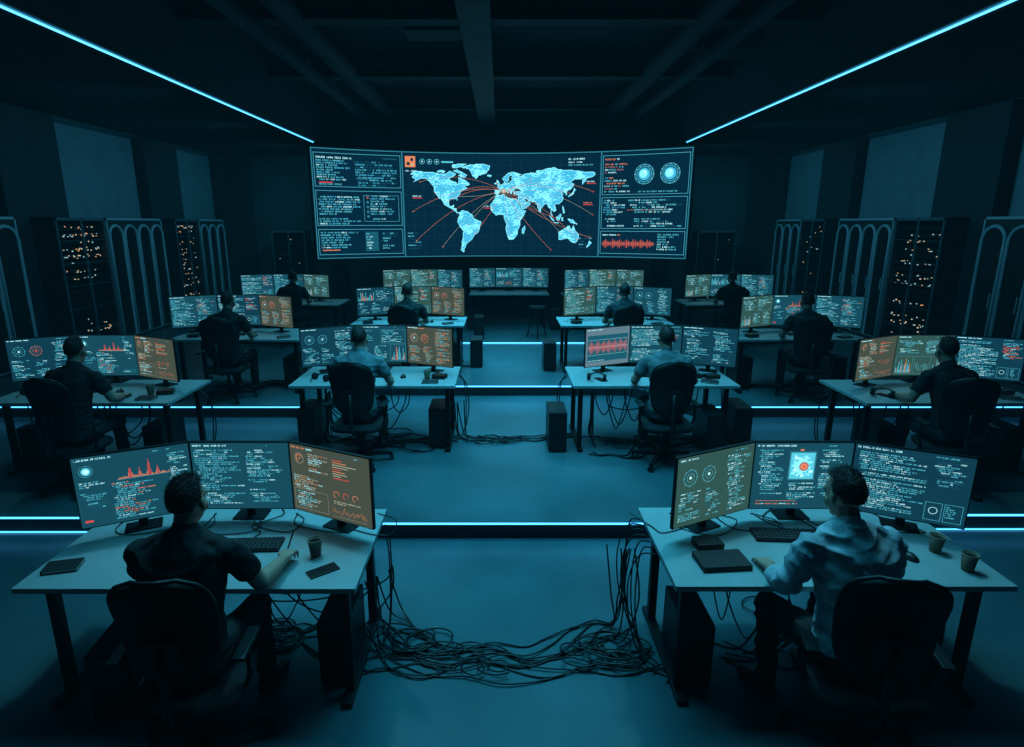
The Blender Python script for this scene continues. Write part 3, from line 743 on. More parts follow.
# row 2
rows=[(-1.345,6.06,F1,-1.37,-1.43,[('navy','dials','b'),('blue','panels','b'),('amber','dials','a')],51),
      (1.645,6.06,F1,1.79,1.68,[('light','wave','b'),('blue','list','b'),('navy','code','b')],61),
      (-4.02,5.44,F1,-4.12,-3.90,[('navy','dials','b'),('blue','bars','b'),('amber','amber','a')],71),
      (4.35,5.44,F1,4.45,4.12,[('amber','amber','a'),('olive','panels','b'),('navy','list','b')],81)]
shirts=[C_grey2,C_grey,C_black,C_black]
lab=['person in blue-grey t-shirt seated facing monitors','person in grey shirt seated with hands on desk','person in black t-shirt seated facing monitors','person in black top seated facing monitors']
for i,(dx,yf,z,mx,px,sp,sd) in enumerate(rows):
    desk(dx,yf,z); trio(mx,yf+.74,z+T,sp,sd,False)
    chair(px,yf-.25,z,R.uniform(-.2,.2)); ob=person(px,yf-.24,z,R.uniform(-.06,.06),lab[i],shirts[i],SK2 if i%2 else SK1,C_jean,vox=.009,lean=.16+.03*i,seed=10+i,head_yaw=R.uniform(-10,10),
       el=(-.30,.15,.83),wl=(-.26,.38,.79),er=(.30,.15,.83),wr=(.24,.38,.79))
    keyboard(mx-.05,yf+.42,z+T,R.uniform(-.1,.1)); mouse(mx+.30,yf+.36,z+T)
    if i in(0,2): cup(dx+.55,yf+.30,z+T)
    else: phone(dx-.55,yf+.25,z+T,.4)
    notebook(dx+.60,yf+.14,z+T,R.uniform(-.6,.6)); headset(dx-.60,yf+.22,z+T,R.uniform(-2,2)); device(dx+.68,yf+.33,z+T,R.uniform(-.3,.3)); 
    if i==1: headset(dx+.42,yf+.25,z+T,1.); device(dx+.50,yf+.36,z+T,.2)
for x,y in ((-.68,6.42),(-2.10,6.40),(.62,6.30),(2.27,6.20),(2.66,6.45),(-4.65,5.8),(-3.45,5.85),(5.05,5.8),(3.85,5.85)): tower(x,y,F1,0,1.12)
# row 3
rows3=[(-1.42,8.98,F2,-1.40,-1.37,[('navy','panels','b'),('olive','list','b'),('amber','dials','a')]),
       (1.80,8.98,F2,1.84,1.84,[('olive','list','b'),('blue','code','b'),('blue','dials','b')]),
       (-3.55,7.85,F2,-3.72,-3.55,[('blue','code','b'),('navy','list','b'),('amber','dials','a')]),
       (4.05,7.85,F2,4.18,3.98,[('olive','panels','b'),('blue','bars','b'),('blue','code','b')])]
for i,(dx,yf,z,mx,px,sp) in enumerate(rows3):
    desk(dx,yf,z); trio(mx,yf+.68,z+T,sp,0,False,True)
    chair(px,yf-.25,z,R.uniform(-.3,.3)); person(px,yf-.24,z,R.uniform(-.1,.1),'person in dark clothing seated at a desk of monitors',[C_black,C_navy,C_black,C_navy][i],SK2,C_pant,vox=.010,lean=.2,seed=20+i)
    keyboard(mx,yf+.38,z+T); mouse(mx+.33,yf+.34,z+T); notebook(dx+.62,yf+.15,z+T,.4); device(dx-.62,yf+.2,z+T,.3)
for x,y in ((.78,9.35),(-.72,9.35),(-2.1,9.35),(2.45,9.35),(-2.9,8.3),(4.7,8.3),(3.4,8.3),(-.38,9.6)): tower(x,y,F2,0,1.12)
# row 4
rows4=[(-3.95,11.4,-4.22,-3.87,[('blue','list','b'),('blue','code','b'),('olive','panels','b')]),(4.45,11.4,4.50,4.34,[('olive','panels','b'),('blue','panels','b'),('blue','code','b')]),
       (-1.70,12.7,-1.68,None,[('olive','panels','b'),('olive','list','b'),('blue','code','b')]),(2.24,12.7,2.26,None,[('blue','code','b'),('olive','list','b'),('olive','panels','b')]),
       (.20,13.15,.20,None,[('blue','code','b'),('blue','panels','b'),('blue','code','b')])]
for i,(dx,yf,mx,px,sp) in enumerate(rows4):
    desk(dx,yf,F2); trio(mx,yf+.68,F2+T,sp,0,False,True,ang=22 if i<4 else 10)
    if px is not None:
        chair(px,yf-.25,F2,R.uniform(-.3,.3)); person(px,yf-.24,F2,0,'person in dark clothing seated near the video wall',C_black,SK2,C_pant,vox=.011,lean=.16,seed=30+i)
for x,y in ((-.42,12.0),(-.6,13.1),(3.0,13.0),(1.2,13.1)): tower(x,y,F2,0,1.12)
# stool
a=MB(); a.cyl((0,0,.60),(0,0,.64),.17,n=24); st=a.mesh('stool_seat',[M_fabric])
parts=[('seat',st)]
for k in range(3):
    t=math.radians(30+120*k); a=MB(); a.cyl((.10*math.cos(t),.10*math.sin(t),.60),(.22*math.cos(t),.22*math.sin(t),0),.014,n=10); parts.append(('leg',a.mesh('stool_leg',[M_metal])))
a=MB(); a.tube([(.17*math.cos(q*math.pi/12),.17*math.sin(q*math.pi/12),.25) for q in range(24)],.009,6,closed=True); parts.append(('foot_ring',a.mesh('fr',[M_metal])))
thing('stool',parts,(.75,12.0,F2),0,'dark three-legged stool with round seat','stool')

# ---- cables, front floor
CL=[(-.80,3.50,.30),(-.76,3.46,.05),(-.66,3.36),(-.52,3.24),(-.30,3.13),(-.05,3.18),(.15,3.10),(.34,3.16),(.50,3.28),(.64,3.38),(.74,3.36,.03),(.77,3.40,.22),(.80,3.50,.50)]
for i in range(6): along(CL,0,-.10+.034*i,.0055,ph=i*1.3,wob=.05)
CL2=[(-.78,3.2,.15),(-.70,3.14,.02),(-.58,3.06),(-.40,3.04),(-.18,3.08),(.05,3.00),(.28,2.98),(.50,3.04),(.70,3.05),(.95,3.1)]
for i in range(4): along(CL2,0,-.08+.05*i,.005,ph=i*2.1,wob=.07)
for i in range(6): coil(-.50+R.uniform(-.12,.14),3.22+R.uniform(-.08,.08),.010,R.uniform(.09,.20),1.25,.0055)
for i in range(9): coil(.60+R.uniform(-.18,.16),3.12+R.uniform(-.12,.12),.010,R.uniform(.08,.22),1.35,.0055)
for i in range(4): coil(R.uniform(-.2,.35),3.08+R.uniform(-.08,.08),.008,R.uniform(.07,.13),1.1,.005)
for i in range(4): floor_run(-.85,2.95+.06*i,-.30+R.random()*.3,2.98+.05*i,0,.005,.07,6)
HL='black cable hanging from the desk end to the floor'
for i in range(7):
    x=.90; yy=3.52-.07*i; sg=.015+.11*R.random()
    cable([(x,yy,.70),(x-.04-sg*.5,yy+.01,.69),(x-.05-sg,yy-.01,.54),(x-.06-sg*.8,yy-.03,.30),(x-.05-sg*.3,yy-.06,.09),(x-.02,yy-.10,.014),(x-.12+.04*i,yy-.20,.010),(x-.25+.06*i,yy-.28,.010)],.0045,label=HL)
for i in range(2):
    x=-.735; yy=3.45-.12*i; sg=.01+.012*i
    cable([(x,yy,.70),(x+.02+sg,yy,.66),(x+.03+sg,yy-.02,.4),(x+.02+sg,yy-.05,.12),(x+.01,yy-.10,.012),(x-.08+.05*i,yy-.18,.010)],.0045,label=HL)
for s_,cx in ((0,-1.5),(1,1.8)):
    for i in range(9):
        x0=cx+R.uniform(-.7,.3); x1=x0+R.uniform(.2,.6); yy=3.20+R.uniform(-.2,.2)
        cable([(x0,yy,.60),(x0+.03,yy-.03,.40),((x0+x1)/2,yy-.06,.10+R.random()*.3),(x1-.03,yy,.40),(x1,yy,.60)],.0048,label='black cable sagging under the desk')
    for i in range(6): floor_run(cx-.6+R.random()*.3,3.05+.05*i,cx+.55,3.15+.05*i,0,.005,.14,7,1.3)
# second row tangles
for dx,yf,z in ((-1.345,6.06,F1),(1.645,6.06,F1),(-4.02,5.44,F1),(4.35,5.44,F1)):
    for i in range(5): floor_run(dx-.6,yf+.25+.05*i,dx+R.uniform(.6,.9),yf+.25+.06*i,z,.0075,.14,7,1.3,rise0=(0,.1,.55))
    for i in range(5): coil(dx-.3+.25*i,yf+.22+R.uniform(-.08,.08),z+.005,R.uniform(.10,.18),1.3,.0075)
    for i in range(6):
        x0=dx+R.uniform(-.7,.3); x1=x0+R.uniform(.2,.5); yy=yf+.50
        cable([(x0,yy,z+.60),(x0+.03,yy-.03,z+.40),((x0+x1)/2,yy-.06,z+.10+R.random()*.26),(x1-.03,yy,z+.40),(x1,yy,z+.60)],.007,label='black cable sagging under the desk')
    for sg in (-1,1):
        for k in range(2): cable([(dx+sg*.87,yf+.7-.08*k,z+.7),(dx+sg*(.93+.03*k),yf+.7-.08*k,z+.6),(dx+sg*(.95+.03*k),yf+.66,z+.3),(dx+sg*.92,yf+.6,z+.03),(dx+sg*.80,yf+.50,z+.012),(dx+sg*.5,yf+.5,z+.012)],.0065,label=HL)
CL3=[(-.50,6.62,.4),(-.46,6.56,.04),(-.36,6.48),(-.18,6.50),(.02,6.44),(.2,6.50),(.42,6.46),(.6,6.55),(.85,6.6)]
for i in range(5): along(CL3,F1,-.06+.03*i,.0075,ph=i*1.9,wob=.04)
for i in range(4): coil(-.26+.13*i,6.42,F1+.005,R.uniform(.11,.17),1.3,.0075)
CL4=[(.95,6.0),(1.05,5.92),(1.2,5.96),(1.35,5.90),(1.5,6.0),(1.6,6.2)]
for i in range(3): along(CL4,F1,.04*i,.0075,ph=i*1.5,wob=.05)
for dx,yf in ((-1.42,8.98),(1.80,8.98),(-3.55,7.85),(4.05,7.85)):
    for i in range(3): floor_run(dx-.5,yf+.4,dx+R.uniform(.7,1.1),yf+.45,F2,.008,.12,6,1)
for bx,ky in ((-1.46,3.17),(1.70,3.28)):
    cable([(bx,ky,T+.010),(bx+.03,ky+.08,T+.008),(bx-.05,ky+.16,T+.008),(bx+.08,ky+.30,T+.008),(bx+.05,3.56,T+.008)],.0035,label='thin black wire on the desk top')
    for i in range(6):
        x=bx-.62+i*.26; j=lambda:R.uniform(-.05,.05)
        cable([(x,3.50,T+.006),(x+.1+j(),3.36+j(),T+.006),(x-.05+.08*i*.5+j(),3.26+j(),T+.006),(x-.2+j(),3.30+j(),T+.006),(x-.25,3.5,T+.006)],.0032,label='thin black wire on the desk top')

# ------------------------------------------------------------------ wall cabinets
mats_frame=mat('rack_frame_grey',(.15,.19,.22),.5,.1)
def glass_rack(x,y,z,rz,W,H=2.35,dp=.5,seed=0,dens=.10):
    r=random.Random(seed); a=MB()
    a.box((0,dp-.01,H/2),(W,.02,H)); a.box((-W/2+.02,dp/2,H/2),(.04,dp,H)); a.box((W/2-.02,dp/2,H/2),(.04,dp,H)); a.box((0,dp/2,H-.02),(W,dp,.04)); a.box((0,dp/2,.05),(W,dp,.10))
    body=a.mesh('cabinet_body',[M_rackd])
    n=17; units=[]
    for i in range(n):
        zz=.16+i*(H-.26)/n; b=MB(); dd=dens*r.choice([0,.2,.6,1.,2.2])
        b.box((0,dp*.55,.042),(W-.1,dp*.7,.084),0)
        for k in range(int(W*30)):
            if r.random()<dd:
                mm=r.choice([1,2,3,3,3,2]); b.box((-W/2+.09+k*(W-.18)/(W*30)+.02*r.random(),dp*.2-.006,.012+.06*r.random()),(.012+.022*r.random(),.006,.010+.014*r.random()),mm)
        units.append(('server_unit',b.mesh('server_unit',[M_rackk,M_led_o,M_led_c,M_led_g]),(0,0,zz)))
    c=MB()
    for q in range(3):
        xx=-W/2+q*W/2; c.box((xx+(.02 if q==0 else -.02 if q==2 else 0),-.012,H/2),(.035,.025,H))
    c.box((0,-.012,H-.025),(W,.025,.05)); c.box((0,-.012,.03),(W,.025,.06))
    for q in range(1,6): c.box((0,-.010,q*H/6),(W,.010,.008))
    door=c.mesh('door_frame',[mats_frame])
    thing('server_rack',[('cabinet_body',body),('door_frame',door)]+units,(x,y,z),rz,'tall dark server rack with small glowing status lights','server rack','server racks')
def arch_cab(x,y,z,rz,W,H=2.35,dp=.5,nd=3):
    a=MB(); a.box((0,dp/2,H/2),(W,dp,H)); body=a.mesh('cabinet_body',[M_rackd],.006)
    f=MB(); f.box((0,-.006,H-.02),(W,.02,.04)); f.box((-W/2+.015,-.006,H/2),(.03,.02,H)); f.box((W/2-.015,-.006,H/2),(.03,.02,H)); fr=f.mesh('face_frame',[M_rackf])
    dw=W/nd*.86; dh=H*.94
    d=MB(); O=[(-dw/2,-.02,.06)]+[(-dw/2,-.02,dh-dw/2)]
    O+= [(dw/2*math.cos(math.pi-k*math.pi/12),-.02,dh-dw/2+dw/2*math.sin(math.pi-k*math.pi/12)+.0) for k in range(1,12)]+[(dw/2,-.02,dh-dw/2),(dw/2,-.02,.06)]
    d.tube(O,.030,6,0,closed=True); d.add([(p[0],-.012,p[2]) for p in O],[tuple(range(len(O)-1,-1,-1))],1); 
    for q in range(1,9): d.box((0,-.016,.1+q*(dh-dw/2-.1)/9),(dw*.7,.01,.012),2)
    dm=d.mesh('door',[M_rackf,M_rackk,M_grill])
    h=MB(); h.cyl((dw*.36,-.045,H*.42),(dw*.36,-.045,H*.52),.010,n=8); hm=h.mesh('handle',[M_rackf])
    P=[('cabinet_body',body),('face_frame',fr)]
    for k in range(nd): P.append(('door',dm,(-W/2+W/nd*(k+.5),0,0),0,[('handle',hm)]))
    thing('cabinet',P,(x,y,z),rz,'tall metal cabinet with pale arched door frames','cabinet','arched cabinets')
for sx in(-1,1):
    rz=math.radians(90) if sx<0 else math.radians(-90); X=sx*7.45
    arch_cab(X,8.75,F2,rz,1.50); glass_rack(X,10.98,F2,rz,1.30,seed=3+sx,dens=.14); arch_cab(X,12.63,F2,rz,1.90,nd=4)
    glass_rack(X,14.70,F2,rz,1.1,seed=9+sx,dens=.14); arch_cab(X,15.95,F2,rz,1.35)
for x,w in ((-5.95,.95),(6.1,1.1)): glass_rack(x,17.3,F2,0,w,2.05,.5,seed=int(x*3)+40,dens=.02)

# ------------------------------------------------------------------ video wall
RC=7.95; YC=15-RC; ZS0,ZS1=1.77,4.16; XC=.04
def wmap(u0):
    def mp(x,y,l):
        s_=(u0+x)/RC; rr=RC-.03-l*.003
        return (XC+rr*math.sin(s_),YC+rr*math.cos(s_),ZS0+.04+y)
    return mp
PH=ZS1-ZS0-.08; SM=RC*math.radians(16.9); SE=RC*math.radians(31.6)
def arcbox(a0,a1,r0,r1,z0,z1,mb,mm,n=24):
    for i in range(n):
        t0=a0+(a1-a0)*i/n;t1=a0+(a1-a0)*(i+1)/n
        V=[(XC+r*math.sin(t),YC+r*math.cos(t),zz) for zz in(z0,z1) for r,t in((r0,t0),(r0,t1),(r1,t1),(r1,t0))]
        F=[(0,1,5,4),(2,3,7,6),(4,5,6,7),(3,2,1,0)]
        if i==0:F.append((3,0,4,7))
        if i==n-1:F.append((1,2,6,5))
        mb.add(V,F,mm)
vw=bpy.data.objects.new('video_wall',None); COL.objects.link(vw); vw['label']='huge curved video wall showing a cyan world map and data panels'; vw['category']='video wall'
vw.location=(0,15,F2)
def vpart(name,mb,mats):
    return obj(name,mb.mesh(name,mats),(0,-15,-F2),0,vw)
b=MB(); arcbox(-math.radians(31.8),math.radians(31.8),RC+.0,RC+.14,ZS0-.02,ZS1+.02,b,0,40); vpart('back_housing',b,[M_plastic])
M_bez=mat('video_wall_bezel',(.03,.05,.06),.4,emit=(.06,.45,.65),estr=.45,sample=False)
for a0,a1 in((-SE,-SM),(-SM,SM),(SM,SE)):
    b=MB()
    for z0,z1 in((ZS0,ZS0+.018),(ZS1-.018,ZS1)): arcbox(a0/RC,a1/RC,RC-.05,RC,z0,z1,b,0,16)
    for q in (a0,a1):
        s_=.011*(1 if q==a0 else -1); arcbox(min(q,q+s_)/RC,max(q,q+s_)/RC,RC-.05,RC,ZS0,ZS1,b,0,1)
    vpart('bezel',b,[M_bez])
for q in (-24,-12,0,12,24):
    b=MB(); t=math.radians(q); x=XC+(RC+.15)*math.sin(t); y=YC+(RC+.15)*math.cos(t); b.box((x,(y+.05+YB)/2,3.6),(.08,YB-y-.05,.08)); b.box((x,(y+.05+YB)/2,2.3),(.08,YB-y-.05,.08)); b.box((x,y+.02,2.95),(.1,.06,2.0))
    vpart('mounting_bracket',b,[M_metal])
def wall_panel(u0,u1,fn,seed):
    W=u1-u0-.03; d=Draw(wmap(u0+.015),maxw=.18,rng=random.Random(seed),glyph=True)
    d.rect(0,0,W,PH,0,0); fn(d,W,PH); return vpart('display_panel',d.mb,[BG['wall']]+[E[k] for k in SL])
TX=['cyan','cyan','white','map']
def left_p(d,W,H):
    h=.031
    for (y0,y1) in ((H*.665,H*.975),(H*.30,H*.63),(H*.02,H*.265)): d.frame(.03,y0,W-.06,y1-y0,.007,'cyan')
    d.words(.08,H*.925,.9,h*1.2,['white'],fill=1); d.rect(W-.42,H*.935,.32,.025,'dim')
    d.lines(.08,H*.92,.75,11,.050,h,TX,fill=1.); d.lines(.9,H*.92,W-1.0,10,.056,h,['cyan','map','dim'],fill=1.)
    d.rect(.12,H*.70,.3,.022,'red',3); d.rect(.95,H*.74,.5,.04,'dim')
    d.lines(.08,H*.61,.95,13,.053,h,TX,fill=1.); d.frame(1.1,H*.34,W-1.2,H*.25,.005,'cyan')
    for k in range(5): d.ring(1.19,H*.57-k*.105,.024,.007,'cyan' if k else 'orange',n=12)
    d.lines(1.25,H*.60,W-1.4,10,.056,h,TX)
    d.lines(.08,H*.25,.9,8,.055,h,TX,fill=1.); d.rect(1.1,H*.05,.3,H*.19,'dim'); d.lines(1.12,H*.24,.25,6,.065,h,['white','cyan'])
    d.lines(1.45,H*.24,W-1.55,7,.056,h,['cyan','dim']); d.rect(.10,H*.06,.40,.018,'orange',3)
def right_p(d,W,H):
    h=.031
    for (y0,y1) in ((H*.60,H*.975),(H*.27,H*.575),(H*.02,H*.245)): d.frame(.03,y0,W-.06,y1-y0,.007,'cyan')
    d.words(.08,H*.93,.6,h*1.2,['orange','white'],fill=1); d.lines(.08,H*.91,.60,11,.060,h,['orange','white','cyan','pink'])
    for cx in(.98,1.56):
        d.disc(cx,H*.79,.22,'dim',1); d.ring(cx,H*.79,.22,.008,'cyan'); d.ring(cx,H*.79,.17,.010,'map'); d.disc(cx,H*.79,.13,'map',2); d.disc(cx-.02,H*.795,.09,'map2',3); d.disc(cx+.02,H*.81,.035,'white',4)
        for k in range(12):
            t=k*math.pi/6; d.line((cx+.19*math.cos(t),H*.79+.19*math.sin(t)),(cx+.22*math.cos(t),H*.79+.22*math.sin(t)),.007,'white')
    d.words(.85,H*.62,.9,h*.9,['cyan'],fill=1)
    d.lines(.08,H*.56,.5,12,.052,h,['cyan','map','white'],fill=1.); d.rect(.62,H*.45,.9,.005,'orange'); d.lines(.65,H*.56,W-.75,12,.052,h,['white','cyan','cyan','dim'],fill=1.0)
    d.words(.08,H*.20,.7,h,['orange','white'],fill=1)
    for i in range(100):
        q=.015+.09*abs(math.sin(i*.7)*math.sin(i*.23))+.04*d.r.random(); d.rect(.08+i*.012,H*.12-q*.8,.006,q*1.6,'red' if i%3 else 'orange')
    d.rect(.06,H*.12,1.25,.005,'pink',3); d.lines(1.36,H*.23,W-1.46,7,.055,h,['white','cyan'])
LAND=[
[(-168,66),(-162,70),(-156,71),(-140,70),(-128,70),(-115,68),(-100,68),(-95,72),(-85,69),(-82,67),(-87,64),(-94,61),(-94,58),(-88,56.5),(-82,55),(-80,51.5),(-79,54),(-77,57),(-78,62),(-73,62),(-70,60),(-65,58.5),(-61,56),(-56,52),(-60,50),(-66,50),(-65,48),(-61,46),(-66,44),(-70,43),(-74,40),(-76,36),(-81,31),(-80,26),(-82,29),(-85,30),(-90,29.5),(-95,29),(-97,26),(-97,21),(-94,18),(-91,19),(-87,21),(-88,16),(-83,15),(-83,10),(-79,9),(-78,8),(-82,8),(-86,11),(-92,14.5),(-96,16),(-105,20),(-109,26),(-113,31),(-114,29),(-110,23),(-115,30),(-118,34),(-122,37),(-124,41),(-124,47),(-128,51),(-133,56),(-140,60),(-148,60.5),(-153,58),(-160,55.5),(-164,54.5),(-158,58),(-162,60),(-166,62),(-161,64.5)],
[(-62,66),(-66,62),(-72,63),(-78,65),(-73,68),(-82,70),(-88,73),(-80,74),(-70,70)],[(-117,70),(-105,69),(-102,72),(-110,73),(-118,72)],[(-90,77),(-80,76.5),(-62,82.5),(-75,83),(-90,81)],
[(-73,78),(-66,76),(-58,75.5),(-54,70),(-51,65),(-44,60),(-40,65),(-25,69),(-20,74),(-18,80),(-30,83),(-55,82)],
[(-78,8),(-72,12),(-62,10.5),(-52,5),(-50,0),(-44,-2.5),(-35,-6),(-37,-12),(-39,-18),(-42,-23),(-48,-26),(-53,-33),(-57,-36),(-62,-39),(-65,-42),(-66,-46),(-69,-50),(-68,-53),(-71,-54),(-75,-50),(-73,-42),(-73,-37),(-71,-30),(-70,-20),(-76,-14),(-81,-6),(-80,-1),(-77,4)],
[(-6,35.5),(10,37),(11,34),(20,31),(32,31),(35,27),(37,21),(43,12),(51,12),(47,4),(40,-4),(40,-11),(35,-20),(35,-25),(32,-29),(26,-34),(18,-34),(15,-27),(12,-18),(13,-9),(9,-1),(9,4),(4,6),(-7,4.5),(-13,9),(-17,14),(-17,21),(-10,29)],
[(44,-24),(43,-17),(49,-12),(50,-16),(47,-25)],
[(-9,37),(-9,43),(-1.5,43.5),(-1,46),(-4.5,48.5),(2,51),(8,54),(8.5,57),(10.5,57.5),(11,54),(19,54.5),(21,57),(24,59),(30,60),(25,60.3),(21.5,61),(25,65),(22,66),(17,62),(18.5,60),(16,56.5),(13,55.5),(11,59),(7,58),(5,61),(12,66),(18,70),(26,71),(33,69.5),(41,67),(35,64.5),(38,64),(44,66),(46,68),(55,68.5),(60,70),(68,69),(70,73),(80,73),(88,75.5),(104,77.5),(112,74),(128,73),(140,72.5),(150,71.5),(160,70),(170,70),(180,69),(180,65),(175,62),(165,60),(163,57),(157,51),(156,57),(162,61),(155,59),(143,59),(135,55),(141,52),(140,48),(135,43.5),(130,42),(127,39.5),(129,36),(126,34.5),(126,38),(121,40),(118,38.5),(122,37),(119,35),(122,31),(120,26),(114,22),(108,21.5),(106,19),(109,13),(105,9),(100,13.5),(99,10),(103,2),(101,3),(98,8),(98,15),(94,16),(91,22),(87,21.5),(80,15),(80,11),(77.5,8),(73,17),(72,21),(67,25),(57,26),(56,27),(50,30),(48,30),(51,25),(56,26),(59.5,22),(52,16),(44,12.7),(39,21),(35,28),(36,36),(28,37),(26,40),(30,41),(41,41.5),(38,45),(33,46),(29,45),(28,42),(23,40.5),(24,38),(22,37),(19,42),(13,45.5),(18,40),(16,38),(12,42),(8,44),(3,42.5),(-1,38),(-5,36)],
[(-5,50),(1,51.5),(0,53.5),(-2,57.5),(-5,58.5),(-5,55),(-3,54)],[(-10,52),(-6,52.3),(-6,55),(-9.5,54)],[(-24,65),(-18,63.5),(-14,65),(-17,66.5),(-23,66)],
[(130,32),(135,34),(140,35.5),(142,40),(145,43.5),(142,45.5),(140,41),(136,36.5),(131,34)],
[(95,5.5),(104,-2),(106,-6),(100,-2)],[(105,-6.5),(114,-7),(114,-8.5),(106,-7.5)],[(109,1.5),(113,3),(117,7),(119,5),(117,0),(115,-4),(110,-3)],[(119,1),(125,1.5),(121,-1),(123,-5),(120,-5)],[(131,-1),(141,-2.5),(150,-10),(143,-8.5),(138,-8),(133,-4)],[(120,18),(122,18),(126,7),(122,8),(121,14)],
[(114,-22),(122,-18),(129,-15),(132,-11.5),(136,-12),(136,-15),(140,-17.5),(142,-11),(146,-19),(153,-26),(153,-31),(150,-37),(146,-39),(140,-38),(136,-34.5),(131,-31.5),(124,-33),(115,-34.5)],[(173,-35),(178,-38),(175,-41),(172,-44),(167,-46.5),(171,-42)]]
def mid_p(d,W,H):
    r=d.r
    for k in range(1,10): d.rect(0,H*k/10,W,.002,'dim',1)
    for k in range(1,20): d.rect(W*k/20,0,.002,H,'dim',1)
    mx0,mx1,my0,my1=.14,W-.12,.0,H-.19
    LL=lambda lo,la:(mx0+(lo+170)/350*(mx1-mx0),my0+(la+58)/142*(my1-my0))
    nx,ny=300,130; mask=np.zeros((ny,nx),bool)
    gx=-170+350*(np.arange(nx)+.5)/nx; gy=-58+142*(np.arange(ny)+.5)/ny; GX,GY=np.meshgrid(gx,gy)
    for P in LAND:
        ins=np.zeros_like(mask); n=len(P)
        for i in range(n):
            x1,y1=P[i];x2,y2=P[(i+1)%n]
            if y1==y2: continue
            c=((y1>GY)!=(y2>GY))&(GX<(x2-x1)*(GY-y1)/(y2-y1)+x1); ins^=c
        mask|=ins
    cw=(mx1-mx0)/nx;chh=(my1-my0)/ny
    for j in range(ny):
        i=0
        while i<nx:
            if mask[j,i]:
                edge=lambda q:(q==0 or q==nx-1 or j==0 or j==ny-1 or not(mask[j,q-1] and mask[j,q+1] and mask[j-1,q] and mask[j+1,q]))
                nz=MN.noise(Vector((i*.06,j*.09,1.)))
                kk='map2' if edge(i) or r.random()<max(.03,.30+nz*.9) else 'map'
                e=i+1
                while e<nx and mask[j,e] and e-i<r.randint(1,5) and edge(e)==edge(i): e+=1
                d.quad([(mx0+i*cw,my0+j*chh),(mx0+e*cw,my0+j*chh),(mx0+e*cw,my0+(j+1)*chh),(mx0+i*cw,my0+(j+1)*chh)],kk,2); i=e
            else: i+=1
    hub=LL(8,42)
    T_=[(-122,38),(-74,41),(-100,25),(-60,-10),(-47,-23),(20,-30),(36,0),(77,20),(103,2),(116,40),(139,36),(150,-33),(60,60),(-150,55),(178,40),(120,-25),(100,-50),(-165,10),(178,5),(-160,-35),(175,-30),(-110,-45)]
    for k,(lo,la) in enumerate(T_):
        q=LL(lo,la); mxp=((hub[0]+q[0])/2,(hub[1]+q[1])/2+abs(q[0]-hub[0])*.20*(1 if k%4 else -.6))
        P=[((1-t)**2*hub[0]+2*t*(1-t)*mxp[0]+t*t*q[0],(1-t)**2*hub[1]+2*t*(1-t)*mxp[1]+t*t*q[1]) for t in [i/18 for i in range(19)]]
        d.poly(P,.0045,'orange' if k%3 else 'tan',3); d.disc(q[0],q[1],.013,'orange' if k%2 else 'red',4)
    for q_,k_,l_ in ((.055,'tan',4),(.030,'orange',5),(.014,'white',6)): d.disc(hub[0],hub[1],q_,k_,l_)
    for k in range(8):
        q=LL(8+r.uniform(-16,28),42+r.uniform(-14,14)); d.disc(q[0],q[1],.014,'orange',5)
    for lo,la in ((-165,30),(-30,15),(165,52),(160,20)):
        q=LL(lo,la); d.rect(q[0],q[1],.22,.015,'red',3); d.words(q[0],q[1]+.035,.22,.028,['white','orange'],fill=1)
    d.rect(.05,H-.30,.24,.24,'orange',2); d.rect(.09,H-.26,.07,.07,0,3); d.rect(.18,H-.17,.06,.07,0,3); d.rect(.19,H-.27,.05,.05,'tan',3)
    for k in range(3): d.ring(.45+k*.17,H-.17,.060,.010,'cyan',l=2); d.disc(.45+k*.17,H-.17,.018,'white',3)
    d.rect(.90,H-.19,.28,.035,'cyan'); d.words(.06,H-.40,.3,.030,['white'],fill=1)
    d.words(W-.75,H-.13,.65,.040,['white'],fill=1); d.words(W-.75,H-.20,.5,.030,['white','cyan'],fill=1); d.words(W-.75,H-.26,.6,.030,['cyan'],fill=1)
    for k in range(6): d.words(.06,.50-k*.070,.33,.027,['cyan','map','dim'],fill=1)
    for k in range(4): d.words(W-.45,.38-k*.070,.36,.027,['cyan','dim'],fill=1)
wall_panel(-SE,-SM,left_p,5); wall_panel(-SM,SM,mid_p,6); wall_panel(SM,SE,right_p,8)

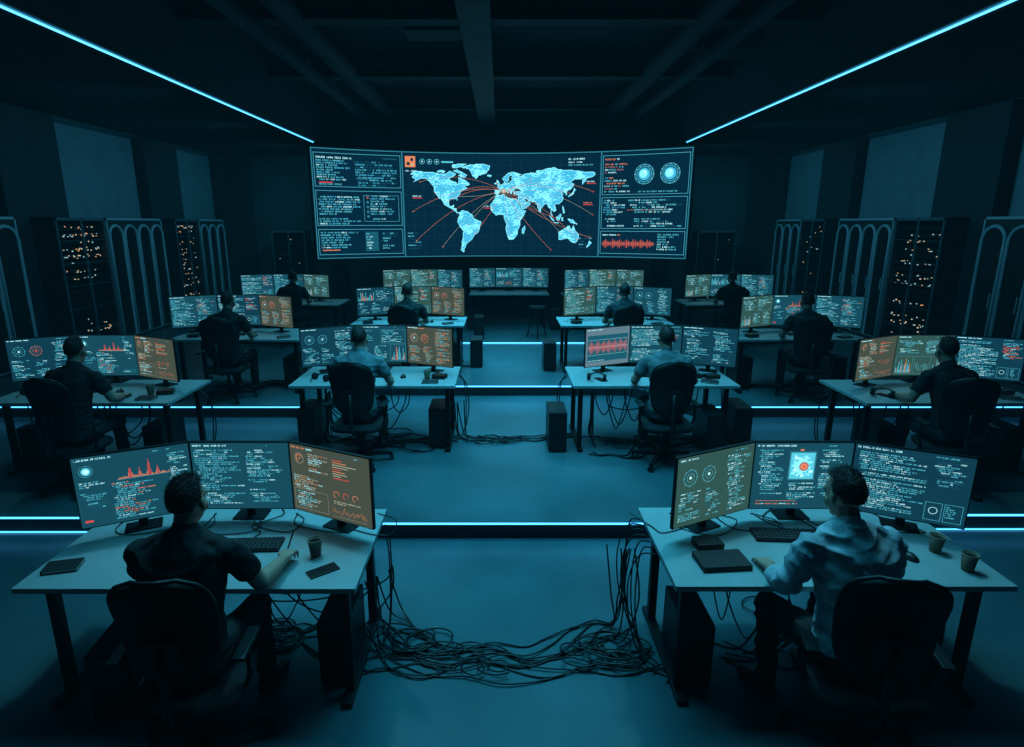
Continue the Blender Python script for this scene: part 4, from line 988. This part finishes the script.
# ------------------------------------------------------------------ lights
def spot(x,y,z,e,ang=70,col=(.42,.82,1.),r=.12,tx=None):
    l=bpy.data.lights.new('spot',type='SPOT'); l.energy=e; l.spot_size=math.radians(ang); l.spot_blend=1.; l.color=col; l.shadow_soft_size=r
    o=bpy.data.objects.new('unseen_spot',l); COL.objects.link(o); o.location=(x,y,z)  # unseen spot without a fixture, put in for its light
    if tx: o.rotation_euler=(Vector(tx)-Vector((x,y,z))).to_track_quat('-Z','Y').to_euler()
def area(x,y,z,sx,sy,e,col=(.30,.75,1.),tgt=None,spread=140):
    l=bpy.data.lights.new('area',type='AREA'); l.shape='RECTANGLE'; l.size=sx; l.size_y=sy; l.energy=e; l.color=col; l.spread=math.radians(spread)
    o=bpy.data.objects.new('added_fill_area',l); COL.objects.link(o); o.location=(x,y,z)  # unseen area fill added to brighten the room, no real fixture
    if tgt: o.rotation_euler=(Vector(tgt)-Vector((x,y,z))).to_track_quat('-Z','Y').to_euler()
TC=(.22,.70,.86)
for x,y,e in ((-1.6,3.1,135),(1.8,3.1,135)): spot(x,y+1.3,4.25,e,56,TC,.12,(x,y+.05,.75))  # added spots for desk light and rims on the seated people
for x,y,z,e in ((-1.35,6.5,.9,100),(1.65,6.5,.9,100),(-4.0,5.9,.9,75),(4.2,5.9,.9,75),(-1.42,9.4,1.05,68),(1.8,9.4,1.05,68),(-3.55,8.3,1.05,60),(4.05,8.3,1.05,60),(-3.95,11.8,1.05,50),(4.45,11.8,1.05,50),(.2,12.9,1.05,45)):
    spot(x,y+1.1,4.25,e,58,TC,.12,(x,y-.05,z))
WC=(.07,.48,.74)
for sx in(-1,1):
    for y in (9.6,12.7,16.0): spot(sx*4.5,y,4.15,66,112,WC,.2,(sx*8.1,y+.3,2.2))  # added wash to brighten the side walls and racks
    spot(sx*5.6,15.6,4.2,30,110,WC,.2,(sx*5.4,18.2,2.6))  # added wash to brighten the back wall
AC=(.05,.58,.86)
area(.1,5.0,5.0,3,3,85,AC,(.1,5.0,0),95)
area(.1,9.6,4.8,3,3,100,AC,(.1,9.6,0),90)
area(0,6.5,4.85,6,5,45,AC,(0,6.5,0),130)
# emissive volume painting haze and ambient light as an even teal glow
w=bpy.data.worlds.new('world'); scene.world=w; w.use_nodes=True
nt=w.node_tree; nt.nodes['Background'].inputs[0].default_value=(.0,.02,.03,1); nt.nodes['Background'].inputs[1].default_value=.05
pv=nt.nodes.new('ShaderNodeEmission'); pv.inputs['Color'].default_value=(.02,.52,.85,1); pv.inputs['Strength'].default_value=.00062
nt.links.new(pv.outputs[0],nt.nodes['World Output'].inputs['Volume'])

# ------------------------------------------------------------------ camera
c=bpy.data.cameras.new('camera'); co=bpy.data.objects.new('camera',c); COL.objects.link(co); scene.camera=co
c.sensor_fit='HORIZONTAL'; c.sensor_width=36; c.lens=600/1024*36; c.shift_x=12/1024; c.clip_start=.05
co.location=(0,0,2.55); co.rotation_euler=(math.radians(90-14.04),0,0)
